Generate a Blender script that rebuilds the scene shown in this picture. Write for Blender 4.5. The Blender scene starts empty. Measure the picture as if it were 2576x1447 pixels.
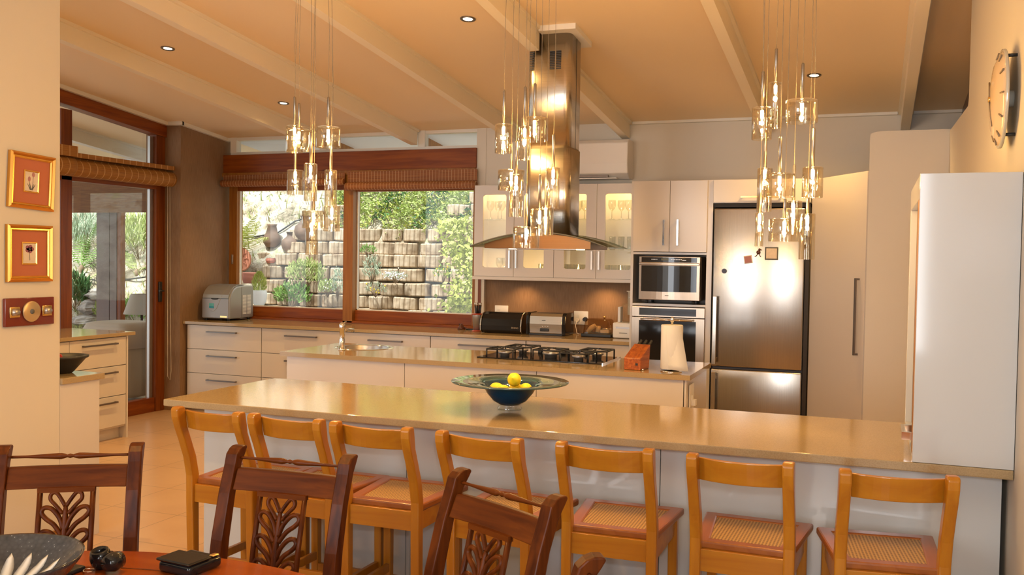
import bpy, math, random
from mathutils import Vector, Matrix
random.seed(7)
SC = bpy.context.scene
COL = SC.collection
PI = math.pi
# ------------------------------------------------------------ camera
F_PX = 2372.394; CX, CY = 1288.0, 723.5
M3 = Matrix(((0.9336086, -0.3573832, -0.0255375), (0.3579581, 0.9334476, 0.0232699), (0.0155217, -0.0308663, 0.9994030)))
CAMLOC = Vector((0, 0, 1.575))
cam = bpy.data.cameras.new('camera'); cam.sensor_width = 36.0; cam.lens = 36.0 * F_PX / 2576; cam.clip_end = 200
camo = bpy.data.objects.new('camera', cam); COL.objects.link(camo)
r, f, u = M3.col[0], M3.col[1], M3.col[2]
camo.matrix_world = Matrix(((r.x, u.x, -f.x, CAMLOC.x), (r.y, u.y, -f.y, CAMLOC.y), (r.z, u.z, -f.z, CAMLOC.z), (0, 0, 0, 1)))
SC.camera = camo
# ------------------------------------------------------------ colour management
SC.view_settings.view_transform = 'Standard'
SC.view_settings.look = 'None'
SC.view_settings.gamma = 1
SC.view_settings.use_curve_mapping = False
SC.view_settings.exposure = 0.3
cy = SC.cycles
cy.max_bounces = 7; cy.diffuse_bounces = 3; cy.glossy_bounces = 3; cy.transmission_bounces = 4; cy.transparent_max_bounces = 24
cy.sample_clamp_indirect = 4; cy.caustics_reflective = False; cy.caustics_refractive = False; cy.blur_glossy = 0.5
# ------------------------------------------------------------ world: bright hazy daylight
world = bpy.data.worlds.new('world'); SC.world = world; world.use_nodes = True
bg = world.node_tree.nodes['Background']; bg.inputs[0].default_value = (0.90, 0.96, 1.0, 1); bg.inputs[1].default_value = 1.5


def light(name, kind, loc, energy, color, rot=(0, 0, 0), **kw):
    l = bpy.data.lights.new(name, kind); l.energy = energy; l.color = color
    for k, v in kw.items(): setattr(l, k, v)
    o = bpy.data.objects.new(name, l); o.location = loc; o.rotation_euler = rot; COL.objects.link(o)
    return o


WARM = (1.0, 0.59, 0.20)
DAY = (0.93, 0.96, 1.0)
light('sun', 'SUN', (0, 0, 20), 6.2, (1.0, 0.97, 0.9), (math.radians(28), 0, math.radians(-14)), angle=0.08)
# daylight coming through the glazed side of the dining room behind the camera
light('window_daylight_left', 'AREA', (-3.2, -2.75, 1.75), 75, DAY, (math.radians(90), 0, 0), shape='RECTANGLE', size=1.5, size_y=2.0)
light('window_daylight_right', 'AREA', (0.3, -2.75, 1.75), 75, DAY, (math.radians(90), 0, 0), shape='RECTANGLE', size=1.5, size_y=2.0)
# the photographer's on-camera flash
light('camera_flash', 'POINT', (0.02, 0.02, 1.72), 36, (0.90, 0.95, 1.0), shadow_soft_size=0.03)


# ------------------------------------------------------------ unprojection helpers (picture measurements onto real planes)
def ray(u, v): return M3 @ Vector(((u - CX) / F_PX, 1, -(v - CY) / F_PX))
def oX(u, v, x): d = ray(u, v); return CAMLOC + d * ((x - CAMLOC.x) / d.x)
def oY(u, v, y): d = ray(u, v); return CAMLOC + d * ((y - CAMLOC.y) / d.y)
def oZ(u, v, z): d = ray(u, v); return CAMLOC + d * ((z - CAMLOC.z) / d.z)
def ceil_z(y): return 2.80 + 0.107 * (8.25 - y)
def beam_z(y): return 2.655 + 0.109 * (8.25 - y)


# ------------------------------------------------------------ materials
MATS = {}


def nmat(name):
    m = bpy.data.materials.new(name); m.use_nodes = True
    nt = m.node_tree; b = nt.nodes['Principled BSDF']
    MATS[name] = m
    return m, nt, b


def N(nt, t, **kw):
    n = nt.nodes.new(t)
    for k, v in kw.items():
        if k.startswith('i_'): n.inputs[k[2:].replace('_', ' ')].default_value = v
        else: setattr(n, k, v)
    return n


def coords(nt, scale=(1, 1, 1), rot=(0, 0, 0), kind='Object'):
    tc = N(nt, 'ShaderNodeTexCoord'); mp = N(nt, 'ShaderNodeMapping')
    mp.inputs['Scale'].default_value = scale; mp.inputs['Rotation'].default_value = rot
    nt.links.new(tc.outputs[kind], mp.inputs['Vector'])
    return mp.outputs['Vector']


def ramp(nt, fac, stops):
    r = N(nt, 'ShaderNodeValToRGB'); e = r.color_ramp.elements
    while len(e) < len(stops): e.new(0.5)
    for k, (p, c) in enumerate(stops):
        e[k].position = p; e[k].color = (*c, 1) if len(c) == 3 else c
    nt.links.new(fac, r.inputs[0])
    return r.outputs[0]


def bump(nt, b, h, strength=0.2, dist=0.005):
    n = N(nt, 'ShaderNodeBump'); n.inputs['Strength'].default_value = strength; n.inputs['Distance'].default_value = dist
    nt.links.new(h, n.inputs['Height']); nt.links.new(n.outputs[0], b.inputs['Normal'])


def plain(name, c, rough=0.5, metal=0.0, spec=0.5, coat=0.0, noise=0.0, nscale=60, var=0.0, emit=None, estr=0):
    m, nt, b = nmat(name)
    b.inputs['Base Color'].default_value = (*c, 1); b.inputs['Roughness'].default_value = rough
    b.inputs['Metallic'].default_value = metal; b.inputs['Specular IOR Level'].default_value = spec
    b.inputs['Coat Weight'].default_value = coat; b.inputs['Coat Roughness'].default_value = 0.08
    if noise or var:
        n = N(nt, 'ShaderNodeTexNoise'); n.inputs['Scale'].default_value = nscale; n.inputs['Detail'].default_value = 4
        nt.links.new(coords(nt), n.inputs['Vector'])
        if noise: bump(nt, b, n.outputs[0], noise, 0.003)
        if var:
            nt.links.new(ramp(nt, n.outputs[0], [(0.3, tuple(x * (1 - var) for x in c)), (0.7, tuple(min(1, x * (1 + var)) for x in c))]), b.inputs['Base Color'])
    if emit:
        b.inputs['Emission Color'].default_value = (*emit, 1); b.inputs['Emission Strength'].default_value = estr
    return m


def wood(name, c1, c2, axis='z', scale=1.0, rough=0.35, coat=0.2, knots=False, spec=0.32):
    m, nt, b = nmat(name)
    s = {'x': (0.6, 9, 9), 'y': (9, 0.6, 9), 'z': (9, 9, 0.6)}[axis]
    v = coords(nt, tuple(q * scale for q in s))
    n = N(nt, 'ShaderNodeTexNoise'); n.inputs['Scale'].default_value = 3.0; n.inputs['Detail'].default_value = 6; n.inputs['Distortion'].default_value = 0.6
    nt.links.new(v, n.inputs['Vector'])
    col = ramp(nt, n.outputs[0], [(0.32, c2), (0.5, tuple((a + b_) / 2 for a, b_ in zip(c1, c2))), (0.68, c1)])
    if knots:
        n2 = N(nt, 'ShaderNodeTexVoronoi'); n2.inputs['Scale'].default_value = 1.6
        nt.links.new(coords(nt, {'x': (1, 1, 3), 'y': (1, 1, 3), 'z': (3, 3, 1)}[axis]), n2.inputs['Vector'])
        mx = N(nt, 'ShaderNodeMix', data_type='RGBA')
        k = ramp(nt, n2.outputs['Distance'], [(0.0, (1, 1, 1)), (0.07, (1, 1, 1)), (0.14, (0, 0, 0))])
        nt.links.new(k, mx.inputs[0]); nt.links.new(col, mx.inputs[6]); mx.inputs[7].default_value = (*[q * 0.25 for q in c2], 1)
        col = mx.outputs[2]
    nt.links.new(col, b.inputs['Base Color'])
    b.inputs['Roughness'].default_value = rough; b.inputs['Coat Weight'].default_value = coat; b.inputs['Coat Roughness'].default_value = 0.15; b.inputs['Specular IOR Level'].default_value = spec
    bump(nt, b, n.outputs[0], 0.05, 0.001)
    return m


def glassy(name, tint=(1, 1, 1), refl=0.12, alpha_min=0.0, bubbles=False, rough=0.0):
    """thin glass: mostly see-through, mirror-like at grazing angles"""
    m, nt, b = nmat(name); nt.nodes.remove(b)
    out = nt.nodes['Material Output']
    tr = N(nt, 'ShaderNodeBsdfTransparent'); tr.inputs[0].default_value = (*tint, 1)
    gl = N(nt, 'ShaderNodeBsdfGlossy'); gl.inputs['Roughness'].default_value = rough; gl.inputs[0].default_value = (1, 1, 1, 1)
    lw = N(nt, 'ShaderNodeLayerWeight'); lw.inputs[0].default_value = 0.5
    pw = N(nt, 'ShaderNodeMath', operation='POWER'); pw.inputs[1].default_value = 2.6 if bubbles else 4.0
    ma = N(nt, 'ShaderNodeMath', operation='MULTIPLY_ADD'); ma.inputs[1].default_value = refl * 2.2; ma.inputs[2].default_value = refl * 0.35
    nt.links.new(lw.outputs['Facing'], pw.inputs[0]); nt.links.new(pw.outputs[0], ma.inputs[0])
    mx = N(nt, 'ShaderNodeMixShader')
    nt.links.new(ma.outputs[0], mx.inputs[0]); nt.links.new(tr.outputs[0], mx.inputs[1]); nt.links.new(gl.outputs[0], mx.inputs[2])
    if bubbles:
        v = N(nt, 'ShaderNodeTexVoronoi'); v.inputs['Scale'].default_value = 55
        nt.links.new(coords(nt), v.inputs['Vector'])
        bp = N(nt, 'ShaderNodeBump'); bp.inputs['Strength'].default_value = 0.18; bp.inputs['Distance'].default_value = 0.002
        nt.links.new(v.outputs['Distance'], bp.inputs['Height'])
        nt.links.new(bp.outputs[0], gl.inputs['Normal']); nt.links.new(bp.outputs[0], lw.inputs['Normal'])
    nt.links.new(mx.outputs[0], out.inputs[0])
    return m


plain('wall_paint', (0.69, 0.63, 0.53), 0.55, noise=0.05, nscale=90)
plain('ceiling_paint', (0.91, 0.72, 0.47), 0.6, noise=0.04, nscale=40)
plain('beam_paint', (0.90, 0.80, 0.62), 0.5, noise=0.05, nscale=25)
plain('trim_paint', (0.80, 0.76, 0.68), 0.45)
plain('cabinet_white', (0.68, 0.62, 0.555), 0.22, spec=0.5)
plain('cabinet_gloss', (0.60, 0.605, 0.59), 0.07, spec=0.6)
plain('carcass', (0.72, 0.66, 0.58), 0.45)
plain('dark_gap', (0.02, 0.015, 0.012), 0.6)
plain('toekick', (0.30, 0.25, 0.22), 0.5)
plain('black_gloss', (0.012, 0.011, 0.011), 0.08, spec=0.4)
plain('black_matt', (0.02, 0.02, 0.02), 0.5)
plain('cast_iron', (0.018, 0.017, 0.017), 0.45, noise=0.2, nscale=200)
plain('chrome', (0.82, 0.80, 0.77), 0.10, metal=1)
plain('handle_steel', (0.22, 0.19, 0.17), 0.40, metal=1)
plain('brass', (0.80, 0.55, 0.22), 0.2, metal=1)
plain('white_plastic', (0.86, 0.83, 0.78), 0.35)
plain('ac_white', (0.84, 0.79, 0.72), 0.3)
plain('paper_white', (0.78, 0.76, 0.72), 0.85, noise=0.25, nscale=120)
plain('lemon_yellow', (0.90, 0.66, 0.02), 0.38, noise=0.25, nscale=120)
plain('terracotta', (0.56, 0.22, 0.13), 0.8, var=0.2, nscale=8)
plain('dark_clay', (0.20, 0.125, 0.085), 0.7, var=0.45, nscale=6)
plain('pink_clay', (0.45, 0.17, 0.12), 0.8, var=0.15, nscale=9)
plain('rock', (0.34, 0.31, 0.28), 0.9, noise=0.8, nscale=9, var=0.5)
plain('pale_rock', (0.60, 0.58, 0.54), 0.9, noise=0.6, nscale=9, var=0.2)
plain('gold_frame', (0.72, 0.36, 0.07), 0.28, metal=0.85)
plain('gold_edge', (0.85, 0.55, 0.14), 0.22, metal=0.9)
plain('terracotta_mat', (0.48, 0.15, 0.075), 0.85)
plain('picture_paper', (0.70, 0.60, 0.50), 0.8, var=0.05)
plain('petal_mauve', (0.28, 0.09, 0.14), 0.8)
plain('petal_pink', (0.42, 0.20, 0.20), 0.8)
plain('stem_grey', (0.12, 0.12, 0.11), 0.8)
plain('mahogany_plaque', (0.16, 0.018, 0.012), 0.25, coat=0.5)
plain('ice_silver', (0.33, 0.34, 0.35), 0.35, metal=0.45)
plain('ice_front', (0.30, 0.27, 0.25), 0.35, metal=0.5)
plain('sticker_blue', (0.02, 0.30, 0.42), 0.4)
plain('sticker_teal', (0.10, 0.45, 0.48), 0.4)
plain('lime_print', (0.45, 0.42, 0.34), 0.5)
plain('red_fruit', (0.45, 0.03, 0.02), 0.35)
plain('sofa_cloth', (0.42, 0.37, 0.30), 0.9, noise=0.3, nscale=150)
plain('throw_cloth', (0.50, 0.46, 0.42), 0.95, noise=0.3, nscale=90)
plain('lamp_fabric', (0.42, 0.40, 0.36), 0.9)
plain('render_grey', (0.20, 0.18, 0.19), 0.9, noise=0.6, nscale=50)
plain('soffit_white', (0.80, 0.80, 0.80), 0.7)
plain('pot_white', (0.85, 0.85, 0.85), 0.4)
plain('magnet_dark', (0.02, 0.02, 0.05), 0.4)
plain('brass_dial', (0.70, 0.52, 0.30), 0.25, metal=0.7)
plain('clock_glass_rim', (0.62, 0.60, 0.52), 0.15, metal=0.3)
plain('clock_face', (0.66, 0.50, 0.33), 0.12, spec=0.8)
plain('clock_hand', (0.22, 0.16, 0.10), 0.4)
plain('ivory_plastic', (0.80, 0.72, 0.58), 0.4)
plain('red_wood', (0.42, 0.06, 0.02), 0.3, coat=0.3)
plain('grey_silver', (0.45, 0.42, 0.40), 0.3, metal=0.8)
plain('bulb', (1, 0.9, 0.7), 0.5, emit=(1.0, 0.78, 0.42), estr=60)
plain('downlight_lens', (1, 0.9, 0.7), 0.5, emit=(1.0, 0.80, 0.50), estr=9)
plain('hob_lamp', (1, 0.9, 0.7), 0.5, emit=(1.0, 0.72, 0.40), estr=3)
for k in ('bulb', 'downlight_lens', 'hob_lamp'):
    MATS[k].cycles.emission_sampling = 'NONE'
plain('basin_steel', (0.50, 0.46, 0.42), 0.32, metal=0.9)
plain('display_green', (0.10, 0.10, 0.04), 0.3)
plain('leaf_bright', (0.42, 0.51, 0.18), 0.6, var=0.35, nscale=5)
plain('leaf_yellow', (0.50, 0.56, 0.14), 0.6, var=0.25, nscale=5)
plain('leaf_green', (0.20, 0.36, 0.08), 0.6, var=0.4, nscale=5)
plain('leaf_dark', (0.06, 0.16, 0.05), 0.6, var=0.4, nscale=5)
plain('leaf_grey', (0.40, 0.50, 0.36), 0.7, var=0.3, nscale=5)
plain('dry_straw', (0.62, 0.56, 0.42), 0.9, var=0.3, nscale=5)
plain('twig', (0.28, 0.20, 0.13), 0.9)
plain('flower_white', (0.9, 0.9, 0.9), 0.6)
plain('flower_yellow', (0.9, 0.65, 0.05), 0.6)
plain('cord', (0.26, 0.20, 0.13), 0.6)
plain('black_pipe', (0.03, 0.03, 0.03), 0.5)
wood('pine_red', (0.30, 0.078, 0.005), (0.17, 0.032, 0.002), 'x', 1.0, 0.45, 0.08, knots=True)
wood('pine_red_y', (0.28, 0.072, 0.006), (0.16, 0.030, 0.003), 'y', 1.0, 0.45, 0.08, knots=True)
wood('pine_upright', (0.24, 0.065, 0.009), (0.14, 0.030, 0.004), 'z', 1.0, 0.4, 0.08)
wood('pine_honey', (0.36, 0.150, 0.025), (0.24, 0.085, 0.013), 'z', 1.0, 0.4, 0.08)
wood('dark_frame', (0.10, 0.025, 0.010), (0.06, 0.014, 0.006), 'z', 1.0, 0.35, 0.3)
wood('stool_wood', (0.50, 0.20, 0.012), (0.40, 0.135, 0.008), 'z', 0.8, 0.33, 0.35)
wood('stool_rail', (0.50, 0.20, 0.012), (0.40, 0.135, 0.008), 'x', 0.8, 0.33, 0.35)
wood('stool_seat', (0.37, 0.115, 0.020), (0.29, 0.08, 0.013), 'y', 0.8, 0.33, 0.3)
wood('mahogany', (0.125, 0.028, 0.003), (0.048, 0.009, 0.0012), 'z', 1.2, 0.36, 0.03, spec=0.14)
wood('mahogany_rail', (0.150, 0.036, 0.004), (0.062, 0.012, 0.0016), 'x', 1.2, 0.36, 0.03, spec=0.14)
wood('table_wood', (0.50, 0.11, 0.008), (0.32, 0.055, 0.005), 'x', 0.6, 0.22, 0.2)
wood('block_wood', (0.52, 0.14, 0.02), (0.26, 0.05, 0.01), 'y', 2.5, 0.35, 0.3)
wood('bamboo_slat', (0.20, 0.09, 0.025), (0.13, 0.05, 0.015), 'x', 3, 0.6, 0.0)
glassy('pane', (0.97, 0.985, 0.98), 0.10)
glassy('pendant_glass', (0.92, 0.89, 0.82), 0.34, bubbles=True)
glassy('clear_glass', (0.97, 0.98, 0.96), 0.16)
glassy('drinking_glass', (0.80, 0.80, 0.72), 0.30)
glassy('canopy_glass', (0.50, 0.52, 0.42), 0.18)
glassy('amber_dome', (0.75, 0.60, 0.42), 0.16)


def m_steel(name, c, rough, axis):
    m, nt, b = nmat(name)
    s = {'x': (120, 120, 1), 'z': (1, 1, 120)}[axis]
    n = N(nt, 'ShaderNodeTexNoise'); n.inputs['Scale'].default_value = 3; n.inputs['Detail'].default_value = 3
    nt.links.new(coords(nt, s), n.inputs['Vector'])
    nt.links.new(ramp(nt, n.outputs[0], [(0.3, tuple(q * 0.88 for q in c)), (0.7, c)]), b.inputs['Base Color'])
    b.inputs['Metallic'].default_value = 1; b.inputs['Roughness'].default_value = rough
    bump(nt, b, n.outputs[0], 0.05, 0.0005)


m_steel('steel_brushed', (0.56, 0.51, 0.44), 0.25, 'z')
m_steel('hood_steel', (0.15, 0.075, 0.032), 0.32, 'z')  # brown reflection of dark wood is put into this steel colour
m_steel('rod_steel', (0.36, 0.33, 0.30), 0.35, 'z')
m_steel('fridge_steel', (0.46, 0.43, 0.39), 0.24, 'x')
m_steel('steel_warm', (0.40, 0.32, 0.25), 0.28, 'x')


def m_stone():
    m, nt, b = nmat('worktop_stone')
    n = N(nt, 'ShaderNodeTexNoise'); n.inputs['Scale'].default_value = 260; n.inputs['Detail'].default_value = 2
    nt.links.new(coords(nt), n.inputs['Vector'])
    nt.links.new(ramp(nt, n.outputs[0], [(0.35, (0.38, 0.27, 0.14)), (0.6, (0.44, 0.32, 0.17))]), b.inputs['Base Color'])
    b.inputs['Roughness'].default_value = 0.10; b.inputs['Specular IOR Level'].default_value = 0.62


def m_hessian(name, c1, c2, rot=0.0):
    m, nt, b = nmat(name)
    v = coords(nt, (110, 110, 5))
    n = N(nt, 'ShaderNodeTexNoise'); n.inputs['Scale'].default_value = 2.2; n.inputs['Detail'].default_value = 5
    nt.links.new(v, n.inputs['Vector'])
    n2 = N(nt, 'ShaderNodeTexNoise'); n2.inputs['Scale'].default_value = 2.5; n2.inputs['Detail'].default_value = 3
    nt.links.new(coords(nt), n2.inputs['Vector'])
    a = N(nt, 'ShaderNodeMath', operation='MULTIPLY_ADD'); a.inputs[1].default_value = 0.45
    nt.links.new(n2.outputs[0], a.inputs[0]); 
    s = N(nt, 'ShaderNodeMath', operation='MULTIPLY'); s.inputs[1].default_value = 0.55
    nt.links.new(n.outputs[0], s.inputs[0]); nt.links.new(s.outputs[0], a.inputs[2])
    nt.links.new(ramp(nt, a.outputs[0], [(0.35, c2), (0.62, c1)]), b.inputs['Base Color'])
    b.inputs['Roughness'].default_value = 0.8
    bump(nt, b, n.outputs[0], 0.5, 0.004)


def m_tiles():
    m, nt, b = nmat('floor_tile')
    v = coords(nt, (1, 1, 1))
    br = N(nt, 'ShaderNodeTexBrick'); br.offset = 0.0
    br.inputs['Scale'].default_value = 1.0; br.inputs['Brick Width'].default_value = 0.5; br.inputs['Row Height'].default_value = 0.5
    br.inputs['Mortar Size'].default_value = 0.003; br.inputs['Mortar Smooth'].default_value = 0.1
    br.inputs['Color1'].default_value = (0.66, 0.44, 0.27, 1); br.inputs['Color2'].default_value = (0.62, 0.41, 0.25, 1); br.inputs['Mortar'].default_value = (0.36, 0.24, 0.15, 1)
    nt.links.new(v, br.inputs['Vector'])
    n = N(nt, 'ShaderNodeTexNoise'); n.inputs['Scale'].default_value = 3; n.inputs['Detail'].default_value = 5
    nt.links.new(v, n.inputs['Vector'])
    mx = N(nt, 'ShaderNodeMix', data_type='RGBA', blend_type='MULTIPLY'); mx.inputs[0].default_value = 0.5
    nt.links.new(br.outputs['Color'], mx.inputs[6]); nt.links.new(ramp(nt, n.outputs[0], [(0.3, (0.8, 0.75, 0.7)), (0.7, (1, 1, 1))]), mx.inputs[7])
    nt.links.new(mx.outputs[2], b.inputs['Base Color'])
    b.inputs['Roughness'].default_value = 0.28; b.inputs['Specular IOR Level'].default_value = 0.5


def m_cane():
    m, nt, b = nmat('cane_weave')
    v = coords(nt, (1, 1, 1))
    vo = N(nt, 'ShaderNodeTexVoronoi'); vo.voronoi_dimensions = '2D'; vo.inputs['Scale'].default_value = 90; vo.inputs['Randomness'].default_value = 0.0
    nt.links.new(v, vo.inputs['Vector'])
    nt.links.new(ramp(nt, vo.outputs['Distance'], [(0.0, (0.10, 0.045, 0.012)), (0.26, (0.12, 0.055, 0.015)), (0.36, (0.48, 0.28, 0.09)), (1.0, (0.60, 0.38, 0.14))]), b.inputs['Base Color'])
    b.inputs['Roughness'].default_value = 0.5
    bump(nt, b, vo.outputs['Distance'], 0.6, 0.002)


def m_bamboo(name, axis, c1, c2, thread, period=34.0, slat=260.0):
    """rolled split-bamboo: thin slats along the roll and regular threads across it"""
    m, nt, b = nmat(name)
    tc = N(nt, 'ShaderNodeTexCoord'); sp = N(nt, 'ShaderNodeSeparateXYZ'); nt.links.new(tc.outputs['Object'], sp.inputs[0])
    w = N(nt, 'ShaderNodeMath', operation='MULTIPLY'); w.inputs[1].default_value = period
    nt.links.new(sp.outputs[axis], w.inputs[0])
    fr = N(nt, 'ShaderNodeMath', operation='FRACT'); nt.links.new(w.outputs[0], fr.inputs[0])
    th = ramp(nt, fr.outputs[0], [(0.0, (1, 1, 1)), (0.07, (1, 1, 1)), (0.14, (0, 0, 0))])
    n = N(nt, 'ShaderNodeTexNoise'); n.inputs['Scale'].default_value = 1.0; n.inputs['Detail'].default_value = 3
    nt.links.new(coords(nt, (4, slat, slat) if axis == 0 else (slat, 4, slat)), n.inputs['Vector'])
    base = ramp(nt, n.outputs[0], [(0.35, c2), (0.65, c1)])
    mx = N(nt, 'ShaderNodeMix', data_type='RGBA'); nt.links.new(th, mx.inputs[0]); nt.links.new(base, mx.inputs[6]); mx.inputs[7].default_value = (*thread, 1)
    nt.links.new(mx.outputs[2], b.inputs['Base Color']); b.inputs['Roughness'].default_value = 0.65
    bump(nt, b, n.outputs[0], 0.4, 0.002)


def m_bowl():
    m, nt, b = nmat('bowl_glass')
    tc = N(nt, 'ShaderNodeTexCoord'); ln = N(nt, 'ShaderNodeVectorMath', operation='LENGTH')
    mp = N(nt, 'ShaderNodeMapping'); mp.inputs['Scale'].default_value = (1, 1, 0)
    nt.links.new(tc.outputs['Object'], mp.inputs[0]); nt.links.new(mp.outputs[0], ln.inputs[0])
    c = ramp(nt, ln.outputs['Value'], [(0.0, (0.0, 0.03, 0.09)), (0.12, (0.004, 0.05, 0.12)), (0.15, (0.05, 0.16, 0.20)), (0.22, (0.16, 0.20, 0.19)), (0.262, (0.08, 0.14, 0.13))])
    nt.links.new(c, b.inputs['Base Color'])
    b.inputs['Roughness'].default_value = 0.05; b.inputs['Transmission Weight'].default_value = 0.35; b.inputs['IOR'].default_value = 1.4; b.inputs['Coat Weight'].default_value = 0.5


def m_block():
    m, nt, b = nmat('wall_block')
    n = N(nt, 'ShaderNodeTexNoise'); n.inputs['Scale'].default_value = 7; n.inputs['Detail'].default_value = 7
    tc = N(nt, 'ShaderNodeTexCoord'); oi = N(nt, 'ShaderNodeObjectInfo'); ad = N(nt, 'ShaderNodeVectorMath', operation='ADD')
    nt.links.new(tc.outputs['Object'], ad.inputs[0]); nt.links.new(oi.outputs['Location'], ad.inputs[1])
    nt.links.new(ad.outputs[0], n.inputs['Vector'])
    nt.links.new(ramp(nt, n.outputs[0], [(0.3, (0.26, 0.18, 0.11)), (0.5, (0.48, 0.38, 0.27)), (0.7, (0.58, 0.49, 0.38))]), b.inputs['Base Color'])
    wv = N(nt, 'ShaderNodeTexWave'); wv.bands_direction = 'X'; wv.inputs['Scale'].default_value = 5.2; wv.inputs['Distortion'].default_value = 1.2; wv.inputs['Detail'].default_value = 2
    nt.links.new(tc.outputs['Object'], wv.inputs['Vector'])
    mx = N(nt, 'ShaderNodeMix', data_type='RGBA', blend_type='MULTIPLY'); mx.inputs[0].default_value = 0.75
    src = b.inputs['Base Color'].links[0].from_socket
    nt.links.new(src, mx.inputs[6]); nt.links.new(ramp(nt, wv.outputs['Fac'], [(0.0, (0.45, 0.38, 0.30)), (0.12, (0.9, 0.88, 0.85)), (0.3, (1, 1, 1))]), mx.inputs[7])
    nt.links.new(mx.outputs[2], b.inputs['Base Color'])
    b.inputs['Roughness'].default_value = 0.95
    bump(nt, b, n.outputs[0], 0.8, 0.02)


def m_hill():
    m, nt, b = nmat('hillside_soil')
    n = N(nt, 'ShaderNodeTexNoise'); n.inputs['Scale'].default_value = 3.5; n.inputs['Detail'].default_value = 9; n.inputs['Roughness'].default_value = 0.7
    nt.links.new(coords(nt), n.inputs['Vector'])
    nt.links.new(ramp(nt, n.outputs[0], [(0.34, (0.16, 0.13, 0.08)), (0.45, (0.46, 0.39, 0.28)), (0.56, (0.70, 0.65, 0.54)), (0.68, (0.42, 0.52, 0.26))]), b.inputs['Base Color'])
    b.inputs['Roughness'].default_value = 1.0
    bump(nt, b, n.outputs[0], 1.0, 0.08)


def m_bowl_dark():
    m, nt, b = nmat('speckled_glass')
    v = N(nt, 'ShaderNodeTexVoronoi'); v.inputs['Scale'].default_value = 90
    nt.links.new(coords(nt), v.inputs['Vector'])
    nt.links.new(ramp(nt, v.outputs['Distance'], [(0.0, (0.55, 0.55, 0.55)), (0.12, (0.06, 0.06, 0.065)), (1.0, (0.03, 0.032, 0.036))]), b.inputs['Base Color'])
    b.inputs['Roughness'].default_value = 0.12


m_stone(); m_hessian('hessian_plaster', (0.31, 0.185, 0.100), (0.20, 0.112, 0.055)); m_tiles(); m_cane()
m_bamboo('bamboo_x', 0, (0.34, 0.125, 0.035), (0.21, 0.066, 0.018), (0.56, 0.36, 0.18), 30)
m_bamboo('bamboo_y', 1, (0.42, 0.19, 0.035), (0.28, 0.11, 0.02), (0.60, 0.36, 0.14), 12)
m_bowl(); m_block(); m_hill(); m_bowl_dark()
MT = MATS


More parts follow.
